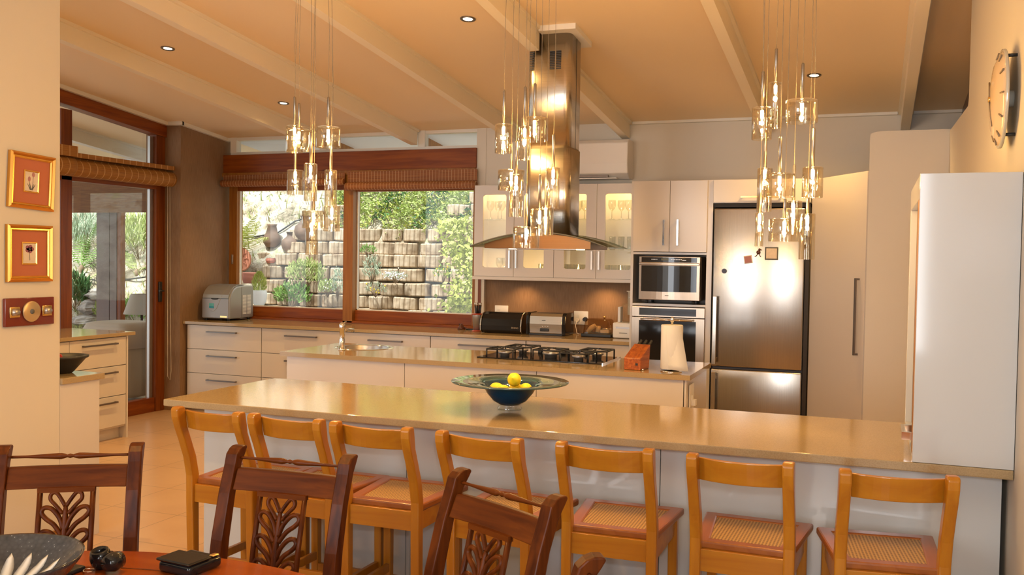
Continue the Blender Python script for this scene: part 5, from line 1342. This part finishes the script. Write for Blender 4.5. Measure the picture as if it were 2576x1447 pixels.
blind_roll('bamboo_blind', 'rolled-up bamboo blind over the left half of the kitchen window', -6.405, -4.93, 8.165, 2.312, .037, 2.40)
blind_roll('bamboo_blind', 'rolled-up bamboo blind with a deep fall over the right half of the kitchen window', -4.905, -3.50, 8.165, 2.262, .040, 2.41)
t = blind_roll('bamboo_blind', 'thick rolled bamboo blind across the top of the glazed door', 6.30, 7.62, -6.55, 2.305, .075, 2.40, axis='y', mat='bamboo_y')
part('valance', MB().box(-6.625, -6.50, 6.30, 7.60, 2.395, 2.435), 'bamboo_y', t, True)
part('pull_cord', MB().tube([(-6.52, 7.49, 2.3), (-6.52, 7.495, 1.3), (-6.52, 7.50, .35), (-6.515, 7.53, .31), (-6.52, 7.55, .40), (-6.52, 7.53, 1.2), (-6.52, 7.52, 2.3)], .0025, 5), 'dry_straw', t, True)
t = blind_roll('bamboo_blind', 'rolled bamboo blind at the far left, cut off by the picture wall', 4.75, 6.27, -6.50, 2.31, .085, 2.45, axis='y', mat='bamboo_y')
part('valance', MB().box(-6.60, -6.42, 4.75, 6.27, 2.39, 2.48), 'bamboo_y', t, True)

# ============================================================ DOWNLIGHTS
def ceil_pt(u, v):
    d = ray(u, v); q = (2.8 + .107 * 8.25 - 1.575) / (d.z + .107 * d.y); return CAMLOC + d * q


dl = None
for (u, v), lab in zip(((422, 121), (713, 259), (1177, 47), (2048, 189)), ('recessed ceiling downlight nearest the left wall, above the glazed door', 'small recessed downlight above the left half of the window',
                                                                       'recessed downlight near the top edge, left of the extractor hood', 'recessed downlight above the fridge, behind the right pendant cluster')):
    p = ceil_pt(u, v); p.z = ceil_z(p.y)
    t = thing('downlight', lab, 'downlight', (p.x, p.y, p.z - .002), group='recessed ceiling downlights'); t.rotation_euler = (math.atan(-.107), 0, 0)
    part('bezel', MB().lathe([(.030, -.001), (.044, -.006), (.050, -.003), (.050, .002), (.030, .002)], 28, cap=False), 'handle_steel', t)
    part('lens', MB().lathe([(.001, -.0015), (.031, -.0015), (.031, .001), (.001, .001)], 24), 'downlight_lens', t)
    light('downlight_spot', 'SPOT', (p.x, p.y, p.z - .05), 75, WARM, (0, 0, 0), spot_size=math.radians(146), spot_blend=1.0, shadow_soft_size=.03)
for (x, y), lab in zip(((-4.9, 4.1), (-2.44, 4.0), (-.43, 4.0), (-2.44, 2.2)), ('added unseen downlight above the left end of the bar, brightening the room', 'added unseen downlight above the middle of the bar, brightening the room',
                                                      'added unseen downlight above the right end of the bar, brightening the room', 'added unseen downlight above the dining table, brightening the room')):
    c = copy_tree(t); c.location = (x, y, ceil_z(y) - .002); c['label'] = lab
    light('downlight_spot', 'SPOT', (x, y, ceil_z(y) - .03), 80, WARM, (0, 0, 0), spot_size=math.radians(100), spot_blend=.7, shadow_soft_size=.03)  # extra unseen fittings and spots, added for worktop light and ceiling bounce

# ============================================================ PENDANT CLUSTERS
CLUS = [
    ('cluster pendant light of glass cylinders hanging at the left, in front of the window', 3.92,
     [(740.8, 317, 384, 43, 243), (752, 326, 379, 61, 260), (825.6, 320, 372, 62, 244), (742.5, 428, 490, 41, 350), (781, 412, 506, 33, 333), (832, 428, 520, 31, 352), (789, 531, 574, 58, 455), (834.5, 519, 582, 42, 440), (784, 556, 641, 31, 480)]),
    ('cluster pendant light of glass cylinders hanging in the middle, in front of the extractor hood', 3.92,
     [(1266.7, 313, 386, 43.5, 227), (1344.5, 297, 355, 68, 210), (1319.5, 318, 403, 30, 218), (1286, 428, 479, 67, 360), (1297.8, 439, 546, 36, 355), (1391, 422, 524, 34, 338), (1323.6, 571, 624, 67, 487), (1357, 526, 593, 45, 440), (1372.5, 517, 591, 40, 431)]),
    ('cluster pendant light of glass cylinders hanging at the right, in front of the fridge', 3.92,
     [(1950, 208, 322, 35, 122), (1916.5, 271, 352, 50, 179), (2017, 252, 309, 79, 159), (1923, 423, 533, 37, 332), (1960.6, 437, 496, 75, 344), (2044, 421, 498, 51, 322), (1995, 506, 590, 43, 415), (1973, 551, 608, 77, 498), (2030, 538, 653, 39, 443), (1910, 535, 620, 21, 440)]),
]
rnd = random.Random(3)
for lab, y0, items in CLUS:
    xs_ = [oY(it[0], (it[1] + it[2]) / 2, y0).x for it in items]; xc = sum(xs_) / len(xs_); zc = ceil_z(y0) - .012
    t = thing('pendant_cluster', lab, 'pendant light', (xc, y0, zc), group='glass cylinder pendant clusters over the bar')
    part('canopy', MB().lathe([(.001, -.035), (.20, -.035), (.205, -.030), (.205, .012), (.001, .012)], 40), 'chrome', t)
    for k, (u, vt, vb, wpx, vr) in enumerate(items):
        y = y0 + (.10 * math.sin(k * 2.4 + .6))
        pt, pb, prd = oY(u, vt, y), oY(u, vb, y), oY(u, vr, y)
        x = (pt.x + pb.x) / 2; dist = (pt - CAMLOC).dot(M3.col[1]); r_ = wpx * dist / F_PX / 2
        zt, zb, zr = pt.z, pb.z, prd.z
        th = .0025
        # open-ended cylinder of thick glass with closed top
        g = MB().lathe([(r_ - th, zb), (r_, zb + .001), (r_, zt - .003), (r_ - .003, zt), (.008, zt), (.008, zt - .002), (r_ - .004, zt - .003), (r_ - th, zt - .006), (r_ - th, zb)], 36, (x, y, 0), cap=False)
        sh = part('glass_shade', g, 'pendant_glass', t, True)
        part('rod', MB().lathe([(.0065, zt + .001), (.0065, zr - .004), (.004, zr), (.001, zr)], 12, (x, y, 0)), 'rod_steel', sh, True)
        part('bulb', MB().lathe([(.0001, zt - .048), (.005, zt - .045), (.0065, zt - .035), (.0065, zt - .012), (.0005, zt - .010)], 12, (x, y, 0)), 'bulb', sh, True)
        xt = xc + (x - xc) * .95
        part('cord', MB().tube([(x, y, zr - .002), (x + rnd.uniform(-.004, .004), y, zr + (zc - zr) * .33), (xt + rnd.uniform(-.005, .005), y, zr + (zc - zr) * .66), (xt, y, zc - .03)], .0011, 5), 'cord', sh, True)
        light('bulb_light', 'POINT', (x, y, zt - .062), 3.7, WARM, shadow_soft_size=.008)

# ============================================================ OUTSIDE THE DOOR
sp_ = (-7.55, 7.98)
t = thing('armchair', 'high-backed armchair in grey cloth seen through the glazed door', 'armchair', (sp_[0], sp_[1], 0))
b = MB(); ring = []
for z, q in ((0.04, .20), (.3, .225), (.6, .25), (.74, .25), (.80, .22)):
    ring.append([(sp_[0] + x * (1 if abs(x) < .1 else 1), sp_[1] + y, z) for x, y in rr(-.30, .28, -.22 - (q - .2), .20 + (q - .2), .10, 4)])
b.loft(ring); part('back', b, 'sofa_cloth', t, True)
b = MB(); ring = []
for z, q in ((0.56, .282), (.76, .286), (.815, .262), (.83, .22)):
    ring.append([(sp_[0] + x, sp_[1] + y, z) for x, y in rr(-.31 - (q - .27), .30 + (q - .28), -q, q, .11, 4)])
b.loft(ring); part('throw', b, 'throw_cloth', t, True, label='pale throw draped over the back')
part('seat', MB().bbox(-8.25, -7.85, 7.72, 8.22, .05, .42, .05), 'sofa_cloth', t, True)
t = thing('side_table', 'small dark side table with a lower shelf behind the armchair', 'table', (-7.95, 8.62, 0))
part('top', MB().box(-8.15, -7.5, 8.42, 8.80, .50, .53), 'dark_frame', t, True)
part('shelf', MB().box(-8.13, -7.52, 8.44, 8.78, .22, .24), 'dark_frame', t, True)
for xx in (-8.14, -7.54):
    for yy in (8.43, 8.76): part('leg', MB().box(xx, xx + .03, yy, yy + .03, 0, .5), 'dark_frame', t, True)
solo('paper_stack', MB().box(-7.85, -7.62, 8.48, 8.70, .241, .28), 'paper_white', 'white papers on the lower shelf of the side table outside the door', 'papers')
lp = oX(352, 900, -7.75)
t = thing('table_lamp', 'table lamp with a slanted cream shade and dark stem beyond the glazed door', 'lamp', (-7.85, 8.60, .53))
part('lamp_base', MB().lathe([(.001, 0), (.07, 0), (.07, .012), (.02, .03), (.016, .10), (.024, .14), (.014, .2), (.014, .36)], 20), 'black_matt', t)
part('lamp_shade', MB().lathe([(.20, .34), (.12, .57)], 32, cap=False), 'lamp_fabric', t)

# ============================================================ GARDEN
def hill_z(x, y):
    # steep bank behind the retaining wall; open slope to the left of it
    a = 0.0 if y < 11.02 else 1.72 + (y - 11.02) * 1.15
    b = 0.05 + max(0.0, y - 9.5) * 1.15
    xb = min(-6.9, -7.85 + (y - 10.6) * 1.2); k = max(0.0, min(1.0, (x - xb) / .25))
    base = a * k + b * (1 - k)
    if y < 9.6: return base
    return base + .05 * math.sin(x * 3.1 + y * 2.3) + .035 * math.sin(x * 7.7 - y * 5.1) + .02 * math.sin(x * 15 + y * 13)


def on_hill(u, v, y0=9.4, y1=15.0):
    d = ray(u, v); y = y0
    while y < y1:
        p = CAMLOC + d * (y / d.y)
        if p.z <= hill_z(p.x, p.y): return p
        y += .01
    return CAMLOC + d * (y1 / d.y)


g = MB(); nx, ny = 130, 90; vs = []
for j in range(ny):
    y = 9.35 + 6.5 * (j / (ny - 1))
    for i in range(nx):
        x = -17 + 16 * i / (nx - 1); z = hill_z(x, y) if y > 9.6 else 0.02
        vs.append((x, y, z))
g.add(vs, [(j * nx + i, j * nx + i + 1, (j + 1) * nx + i + 1, (j + 1) * nx + i) for j in range(ny - 1) for i in range(nx - 1)], True)
solo('hillside', g, 'hillside_soil', 'steep planted earth bank rising behind the house', 'hillside', kind='structure', loc=(0, 0, 0))
struct('floor_garden', MB().box(-17, -1, 9.2, 10.6, -.14, -.02), 'pale_rock')

# retaining wall blocks
def make_block():
    w_, h_ = .165, .165; rings = []
    n = 14
    front = [(-w_ + 2 * w_ * k / n, -.115 * math.sin(PI * (k / n)) ** .75 + (.010 if k in (4, 7, 10) else 0)) for k in range(n + 1)]
    loop = [(x, y) for x, y in front] + [(w_, .18), (-w_, .18)]
    m = MB(); m.loft([[(x * .97, y + .01, 0) for x, y in loop], [(x, y, .015) for x, y in loop], [(x, y, h_ - .015) for x, y in loop], [(x * .96, y + .012, h_) for x, y in loop]], smooth=False)
    return m


rowv = [812, 778, 743, 707, 672, 641, 607, 576, 545, 514]
blk = None; RW = []
for k, v in enumerate(rowv):
    y = 10.62 + .085 * (k - 1); z = oY(1000, v, y).z; RW.append((y, z))
rb = random.Random(11)
LEFTV = [640, 640, 690, 660, 668, 715, 755, 815, 850, 880]
for k, (y, z) in enumerate(RW):
    x = oY(LEFTV[k], rowv[k], y).x + (.17 if k % 2 else 0); cnt = {}; xm = oY(885, rowv[k], y).x
    nl = max(0, math.ceil((xm - x) / .348))
    while x < -3.9:
        uu = CX + F_PX * (M3.transposed() @ (Vector((x, y, z)) - CAMLOC)).x / (M3.transposed() @ (Vector((x, y, z)) - CAMLOC)).y
        if k < 7 or x < xm or uu > 1150:
            if blk is None: blk = o = solo('retaining_block', make_block(), 'wall_block', 'weathered tan concrete block of the planted retaining wall outside the window', 'block', 'retaining wall blocks', loc=(0, 0, 0))
            else: o = blk.copy(); COL.objects.link(o)
            row = ['bottom', 'second', 'third', 'fourth', 'fifth', 'sixth', 'seventh', 'eighth', 'ninth', 'tenth'][k]; sd = 'left' if x < xm else 'right'
            cnt[sd] = cnt.get(sd, 0) + 1; idx = (nl - cnt[sd]) if sd == 'left' else cnt[sd] - 1
            o['label'] = 'tan retaining block in the %s course up, %s %s of the window mullion' % (row, ['first', 'second', 'third', 'fourth', 'fifth', 'sixth', 'seventh', 'eighth', 'ninth', 'tenth'][max(0, min(9, idx))], sd)
            o.location = (x, y + rb.uniform(-.03, .03), z); o.rotation_euler = (rb.uniform(-.05, .05), rb.uniform(-.035, .035), rb.uniform(-.12, .12)); o.scale = (rb.uniform(.93, 1.0), 1, rb.uniform(.90, 1.0))
        x += .345 + rb.uniform(-.01, .02)


def leaf_cluster(n, rx, ry, rz, size, rnd_, zc=0.0, aspect=.4, up=.5, shell=.35):
    """many separate little leaves filling an ellipsoid"""
    m = MB()
    for _ in range(n):
        a = rnd_.uniform(0, 2 * PI); b = math.acos(rnd_.uniform(-.6, 1)); q = rnd_.uniform(shell, 1) ** .6
        c_ = Vector((rx * q * math.sin(b) * math.cos(a), ry * q * math.sin(b) * math.sin(a), zc + rz * q * math.cos(b)))
        d = (c_ - Vector((0, 0, zc))).normalized() * (1 - up) + Vector((rnd_.uniform(-.6, .6), rnd_.uniform(-.6, .6), up + rnd_.uniform(0, .6))); d.normalize()
        s_ = d.cross(Vector((rnd_.uniform(-1, 1), rnd_.uniform(-1, 1), rnd_.uniform(-1, 1)))).normalized()
        L = size * rnd_.uniform(.6, 1.3); w_ = L * aspect / 2; nn = d.cross(s_) * (L * .12)
        m.add([tuple(c_), tuple(c_ + d * L * .5 + s_ * w_ + nn), tuple(c_ + d * L), tuple(c_ + d * L * .5 - s_ * w_ + nn)], [(0, 1, 2, 3)])
    return m


def twigs(n, r_, h, rnd_):
    m = MB()
    for _ in range(n):
        a = rnd_.uniform(0, 2 * PI); q = rnd_.uniform(.3, 1) * r_
        m.tube([(0, 0, -.02), (q * .4 * math.cos(a), q * .4 * math.sin(a), h * .5), (q * math.cos(a), q * math.sin(a), h * rnd_.uniform(.7, 1))], [.006, .004, .002], 4)
    return m


def shrub(name, lab, cat, px, y, rx, ry, rz, n, size, mat, seed, aspect=.4, group=None, up=.5, flower=None, nf=0):
    p = on_hill(px[0], px[1] + 12) if y is None else oY(px[0], px[1], y); rn = random.Random(seed)
    t = thing(name, lab, cat, (p.x, p.y, p.z - (rz if y is not None else .03)), group=group)
    part('foliage', leaf_cluster(n, rx, ry, rz, size, rn, rz, aspect, up), mat, t)
    part('twigs', twigs(9, min(rx, .3), rz * 1.4, rn), 'twig', t)
    if flower:
        m = MB()
        for _ in range(nf):
            a = rn.uniform(0, 2 * PI); q = rn.uniform(.3, 1); c_ = (rx * q * math.cos(a), -ry * abs(math.sin(a)) * q - .02, rz + rz * rn.uniform(-.6, 1))
            m.sphere(c_, .011, 6)
        part('blossoms', m, flower, t, kind='stuff')
    return t


# trailing succulents over the top of the wall: one matted mass nobody could count
rn = random.Random(41); m = MB(); MT_S = ['leaf_bright', 'leaf_yellow', 'leaf_dark']; mi = []
for k in range(9500):
    u = rn.uniform(838, 1205); v = rn.uniform(440, 605)
    edge = 584 + 24 * math.sin(u / 31.0) + 16 * math.sin(u / 11.0)
    if u < 900: edge -= (900 - u) * .6
    if v > edge or (v > 545 and rn.random() < .35): continue
    y = 11.10 + .55 * max(0, (560 - v)) / 100 + rn.uniform(-.10, .06); p = oY(u, v, y)
    d = Vector((rn.uniform(-1, 1), rn.uniform(-1.2, -.1), rn.uniform(-.5, 1))).normalized(); s_ = d.cross(Vector((rn.uniform(-1, 1), rn.uniform(-1, 1), rn.uniform(-1, 1)))).normalized()
    L = rn.uniform(.035, .08); w_ = L * .16
    m.add([tuple(p - s_ * w_ * .6), tuple(p + s_ * w_ * .6), tuple(p + d * L * .6 + s_ * w_), tuple(p + d * L), tuple(p + d * L * .6 - s_ * w_)], [(0, 1, 2, 3, 4)])
    q = math.sin(u / 17.0 + v / 23.0) + rn.uniform(-.8, .8); mi.append(0 if q > -.1 else (1 if q > -.75 else 2))
o = solo('trailing_succulents', m, 'leaf_bright', 'matted pale green succulents hanging over the top of the retaining wall', 'succulents', kind='stuff')
for q in MT_S[1:]: o.data.materials.append(MT[q])
o.data.polygons.foreach_set('material_index', mi)
shrub('succulent_bush', 'low bright green succulent bush growing at mid-height on the left half of the wall', 'plant', (770, 690), 10.50, .30, .16, .20, 900, .05, 'leaf_bright', 61, .3, None, .75)
shrub('leafy_bush', 'bright green leafy bush lower left on the wall, near the white planter', 'plant', (735, 745), 10.42, .28, .14, .16, 520, .05, 'leaf_green', 62, .5, None, .5)
shrub('herb_tuft', 'small bright green tuft with white flowers beside the leafy bush', 'plant', (825, 725), 10.42, .14, .10, .10, 420, .04, 'leaf_bright', 63, .35, None, .6, 'flower_white', 12)
shrub('grey_herb', 'grey-green feathery herb in front of the wall near the window mullion', 'plant', (850, 715), 10.36, .10, .08, .20, 300, .05, 'leaf_grey', 64, .18, None, .8)
shrub('grey_herb', 'grey-green feathery herb left of the white flowers on the wall', 'plant', (935, 680), 10.46, .13, .08, .18, 300, .05, 'leaf_grey', 65, .18, None, .8)
shrub('white_flower_plant', 'clump of tiny white flowers low on the middle of the retaining wall', 'plant', (995, 697), 10.50, .17, .08, .06, 160, .03, 'leaf_grey', 66, .3, None, .5, 'flower_white', 60)
shrub('yellow_flower_plant', 'sparse plant with yellow flowers low on the wall left of the climber', 'plant', (1115, 690), 10.50, .13, .08, .10, 120, .035, 'leaf_green', 67, .3, None, .7, 'flower_yellow', 9)
shrub('yellow_flower_plant', 'sparse plant with yellow flowers near the foot of the wall by the mullion', 'plant', (945, 728), 10.44, .16, .08, .08, 120, .035, 'leaf_grey', 68, .3, None, .7, 'flower_yellow', 8)
shrub('green_tuft', 'thin green tuft growing between blocks in the middle of the right pane', 'plant', (1120, 580), 10.92, .09, .07, .08, 140, .05, 'leaf_bright', 69, .3, None, .7)
shrub('green_tuft', 'small dark green sprig between blocks just right of the mullion', 'plant', (925, 632), 10.72, .12, .07, .06, 120, .045, 'leaf_green', 70, .3, None, .6)
# climber at the right side of the window
rn = random.Random(5); cl = MB(); st = MB()
stem = [oY(u, v, 10.15) for u, v in ((1195, 800), (1165, 740), (1180, 690), (1150, 640), (1165, 590), (1185, 550), (1200, 520))]
t = thing('climbing_plant', 'bright yellow-green climber growing up the right edge of the window', 'plant', (stem[0].x, 10.15, 0))
st.tube([(stem[0].x, 10.15, 0)] + [tuple(p) for p in stem], .008, 6); part('stem', st, 'twig', t, True)
for k in range(1150):
    u = 1152 + rn.gauss(12, 24); v = rn.uniform(545, 790)
    wv = 30 * math.sin(v / 34.0); u += wv * .5
    p = oY(min(u, 1225), v, 10.15 + rn.uniform(-.12, .12)); d = Vector((rn.uniform(-1, 1), rn.uniform(-1, .2), rn.uniform(-.9, .4))).normalized()
    s_ = d.cross(Vector((rn.uniform(-1, 1), -1, rn.uniform(-1, 1)))).normalized(); L = rn.uniform(.04, .085); w_ = L * .34
    cl.add([tuple(p), tuple(p + d * L * .45 + s_ * w_), tuple(p + d * L), tuple(p + d * L * .45 - s_ * w_)], [(0, 1, 2, 3)])
part('foliage', cl, 'leaf_yellow', t, True)


def frond(m, base, tip, rise, rn, pinn=.16, n=22, w=.018, droop=.03):
    b, e = Vector(base), Vector(tip); ax = (e - b); side = ax.cross(Vector((0, 0, 1))).normalized(); pts = []
    for k in range(n + 1):
        q = k / n; pts.append(b + ax * q + Vector((0, 0, rise * math.sin(PI * q * .8))))
    m.tube([tuple(p) for p in pts[::2]], [.005 * (1 - .8 * i / (len(pts[::2]))) for i in range(len(pts[::2]))], 4)
    for k in range(3, n):
        q = k / n; L = pinn * math.sin(PI * min(1, q * .85 + .15)) ** .8; tdir = (pts[min(k + 1, n)] - pts[k - 1]).normalized()
        for s in (-1, 1):
            d = (side * s + tdir * .45 + Vector((0, 0, -.15))).normalized(); p = pts[k]
            # pinna as a serrated strip
            w_ = tdir * w
            m.add([tuple(p - w_ * .5), tuple(p + w_ * .5), tuple(p + d * L * .6 + w_ * .35 - Vector((0, 0, droop * .3))), tuple(p + d * L - Vector((0, 0, droop))), tuple(p + d * L * .6 - w_ * .35 - Vector((0, 0, droop * .3)))], [(0, 1, 2, 3, 4)])


def fern(name, lab, base, fr_, mat, seed, pinn=.13):
    rn = random.Random(seed); t = thing(name, lab, 'fern', base)
    for (dx, dy, dz, rise) in fr_:
        m = MB(); frond(m, (0, 0, .03), (dx, dy, dz), rise, rn, pinn); part('frond', m, mat, t)
    part('crown', MB().lathe([(.03, -.05), (.04, .03), (.02, .07), (.001, .08)], 8), 'twig', t)
    return t


p = on_hill(596, 668); fern('garden_fern', 'big yellow-green fern at the left edge of the kitchen window', (p.x - .12, p.y - .05, p.z), [(.5, -.25, .45, .15), (.85, -.25, .30, .14), (.6, -.1, .55, .1), (.3, -.1, .62, .1), (.05, -.1, .65, .1), (-.3, 0, .6, .1), (.45, .05, .65, .1), (.35, -.3, .25, .2), (.2, -.35, .4, .15), (.7, -.3, .45, .1)], 'leaf_yellow', 1, .16)
p = on_hill(190, 735, 8.9); fern('garden_fern', 'bright green drooping fern frond plant low at the left of the door glass', (p.x, p.y, p.z), [(.45, .35, .25, .14), (-.1, .4, .3, .1), (.1, -.3, .3, .1)], 'leaf_bright', 2, .12)
p = on_hill(205, 680); fern('garden_fern', 'large dark green fern high on the bank behind the door glass', (p.x, p.y, p.z), [(.5, .5, .45, .15), (.1, .6, .3, .2), (.6, .3, .2, .15), (-.3, .3, .5, .1), (.2, .1, .65, .1), (-.4, -.1, .4, .1), (.7, .5, .1, .1)], 'leaf_green', 3, .16)
p = on_hill(345, 690); fern('garden_fern', 'yellow-green fern arching in the right part of the door glass', (p.x, p.y, p.z), [(.5, .4, .2, .1), (-.35, -.3, .2, .1), (.1, .5, .3, .1), (-.4, .2, .25, .1), (.5, .1, .1, .1)], 'leaf_bright', 4, .14)
p = oX(350, 590, -11.4); shrub('grass_clump', 'tall green grass clump on the bank right of the veranda post', 'plant', (350, 640), None, .5, .3, .28, 700, .28, 'leaf_bright', 81, .06, None, .9)
shrub('grass_clump', 'pale green grass clump on the bank left of the veranda post', 'plant', (215, 620), None, .45, .3, .25, 600, .28, 'leaf_grey', 82, .06, None, .9)
shrub('leafy_ground_cover', 'low leafy ground cover beside the rocks below the veranda post', 'plant', (265, 790), None, .18, .12, .12, 200, .09, 'leaf_bright', 83, .45, None, .6)
shrub('leafy_ground_cover', 'leafy green plants behind the lamp shade outside the door', 'plant', (345, 800), None, .35, .2, .16, 420, .09, 'leaf_green', 84, .4, None, .6)
shrub('mossy_ground_cover', 'pale mossy plants in front of the rocks at the bottom of the door glass', 'plant', (215, 825), None, .30, .15, .09, 500, .06, 'leaf_bright', 85, .15, None, .7)
shrub('dark_fern_bed', 'dark green foliage behind the rocks at the left of the door glass', 'plant', (190, 770), None, .22, .2, .26, 420, .12, 'leaf_dark', 86, .25, None, .6)


def rock(lab, px, x, s, seed, mat='rock', squash=(1, 1, .6)):
    rn = random.Random(seed); p = on_hill(px[0], px[1] + 18, 8.9) if x is None else oX(px[0], px[1], x); m = MB(); n = 16; rings = []
    for j in range(11):
        b = PI * j / 10; ring = []
        for i in range(n):
            a = 2 * PI * i / n; q = s * (1 + .22 * math.sin(a * 2 + seed) * math.sin(b) + .12 * math.sin(a * 5 + seed * 2 + j) + .10 * math.sin(j * 2.3 + seed) + rn.uniform(-.05, .05))
            ring.append((q * squash[0] * math.sin(b) * math.cos(a), q * squash[1] * math.sin(b) * math.sin(a), s * squash[2] * (1 - math.cos(b)) + rn.uniform(-.02, .02) * s))
        rings.append(ring)
    m.loft(rings, smooth=False)
    return solo('garden_rock', m, mat, lab, 'rock', 'rocks by the veranda', loc=(p.x, p.y, p.z - s * squash[2] * (.5 if x is None else 1)))


rock('broad flat grey rock at the top of the pile outside the door', (258, 733), None, .24, 3, 'rock', (1.1, 1, .42))
rock('angular grey rock in the middle of the pile outside the door', (235, 765), None, .20, 4)
rock('low wide grey rock at the foot of the pile outside the door', (228, 797), None, .24, 5, 'rock', (1.1, .9, .38))
rock('small grey rock to the right at the foot of the pile', (272, 825), None, .14, 6, 'rock', (1.2, 1, .5))
rock('smooth pale rounded boulder behind the armchair', (352, 832), -9.0, .13, 8, 'pale_rock', (1, 1, .8))

# pots on the bank seen in the left pane
def pot(lab, px, y, prof, mat, sc=1.0, name='clay_pot', group='pots on the bank'):
    p = on_hill(px[0], px[1]) if y is None else oY(px[0], px[1], y)
    return solo(name, MB().lathe([(r_ * sc, z * sc) for r_, z in prof], 32), mat, lab, 'pot', group, loc=(p.x, p.y, p.z))


jar = [(.001, 0), (.07, 0), (.13, .05), (.15, .12), (.13, .19), (.07, .24), (.05, .27), (.06, .31), (.075, .325), (.06, .325), (.04, .29), (.001, .25)]
pot('round dark fired clay jar with a narrow terracotta neck on the bank', (730, 633), None, jar, 'dark_clay', .82)
pot('tall brownish clay jar behind the fern frond on the bank', (684, 622), None, [(.001, 0), (.09, 0), (.14, .08), (.14, .16), (.09, .24), (.07, .34), (.085, .37), (.07, .37), (.001, .3)], 'dark_clay', .85)
pot('large round dark clay jar partly behind the left pendant cluster', (768, 606), None, jar, 'dark_clay', 1.05)
pot('small pink-red clay pot standing on a block below the jars', (681, 662), None, [(.001, 0), (.06, 0), (.085, .03), (.09, .06), (.075, .08), (.08, .09), (.07, .09), (.001, .07)], 'pink_clay', .75)
pot('wide pink-red clay planter behind the little conifer', (632, 713), 10.0, [(.001, 0), (.12, 0), (.15, .10), (.14, .14), (.155, .17), (.14, .17), (.001, .14)], 'pink_clay', .8)
pp_ = oY(652, 770, 9.7)
t = thing('white_planter', 'white oval planter outside the window beside the ice maker', 'pot', (pp_.x, pp_.y, pp_.z))
part('pot', MB().lathe([(.001, 0), (.055, 0), (.085, .06), (.095, .14), (.088, .19), (.078, .195), (.001, .17)], 28), 'pot_white', t)
rn = random.Random(9); m = MB()
for k in range(700):
    q = rn.random(); r_ = .082 * math.sin(PI * (.25 + .75 * q)) ** .8 + .006; a = rn.uniform(0, 2 * PI); c_ = Vector((r_ * math.cos(a) * rn.uniform(.4, 1), r_ * math.sin(a) * rn.uniform(.4, 1), .0 + .22 * q))
    d = Vector((math.cos(a) * .5, math.sin(a) * .5, 1)).normalized(); s_ = d.cross(Vector((rn.uniform(-1, 1), rn.uniform(-1, 1), 0))).normalized()
    m.add([tuple(c_), tuple(c_ + d * .02 + s_ * .005), tuple(c_ + d * .045), tuple(c_ + d * .02 - s_ * .005)], [(0, 1, 2, 3)])
m.tube([(0, 0, -.01), (0, 0, .12)], .006, 6)
solo('dwarf_conifer', m, 'leaf_yellow', 'small yellow-green conifer growing in the white planter', 'plant', loc=(pp_.x, pp_.y, pp_.z + .18))
pk = on_hill(622, 672); pk = pk + Vector((0, -.12, .10)); m = MB(); m.lathe([(.001, .0), (.155, .0), (.16, .012), (.14, .018), (.03, .02), (.001, .022)], 36, axis='y'); m.v = [(x, -y, z) for x, y, z in m.v]
for k in range(8):
    a = 2 * PI * k / 8; m.tube([(.05 * math.cos(a), -.022, .05 * math.sin(a)), (.10 * math.cos(a + .25), -.024, .10 * math.sin(a + .25)), (.12 * math.cos(a), -.022, .12 * math.sin(a))], .008, 6)
solo('terracotta_plaque', m, 'terracotta', 'round carved terracotta plaque leaning on the bank at the left window edge', 'plaque', loc=tuple(pk))
m = MB(); pts = [on_hill(u, v) + Vector((0, -.02, .02)) for u, v in ((560, 612), (640, 600), (700, 590), (745, 560), (800, 545))]; m.tube([tuple(p) for p in pts], .012, 6)
solo('irrigation_pipe', m, 'black_pipe', 'thin black irrigation pipe running across the bank behind the jars', 'pipe')
m = MB(); pts = [on_hill(u, v) + Vector((0, -.02, .02)) for u, v in ((200, 700), (260, 712), (330, 706), (388, 698), (440, 690))]; m.tube([tuple(p) for p in pts], .012, 6)
solo('irrigation_pipe', m, 'black_pipe', 'thin black irrigation pipe seen through the door glass above the rocks', 'pipe')
# dry grass and leaf litter over the bank: uncountable
rn = random.Random(77); m = MB(); m2 = MB()
for k in range(9000):
    x = rn.uniform(-14, -3.5); y = rn.uniform(9.6, 13.6)
    if x > -7.9 and y < 11.15: continue
    z = hill_z(x, y); L = rn.uniform(.06, .2); a = rn.uniform(0, 2 * PI); q = rn.uniform(.2, .9)
    d = Vector((math.cos(a) * q, math.sin(a) * q - .3, 1)).normalized() * L; s_ = Vector((math.sin(a), -math.cos(a), 0)) * rn.uniform(.004, .012); p = Vector((x, y, z - .01))
    (m if rn.random() < .35 else m2).add([tuple(p - s_), tuple(p + s_), tuple(p + d * .6 + s_ * .6), tuple(p + d), tuple(p + d * .6 - s_ * .6)], [(0, 1, 2, 3, 4)])
n1 = len(m.f); m.add(m2.v, m2.f)
o = solo('bank_grass', m, 'dry_straw', 'dry straw and pale green grass scattered over the bank', 'grass', kind='stuff', loc=(0, 0, 0))
o.data.materials.append(MT['leaf_bright']); o.data.polygons.foreach_set('material_index', [0] * n1 + [1] * (len(m.f) - n1))
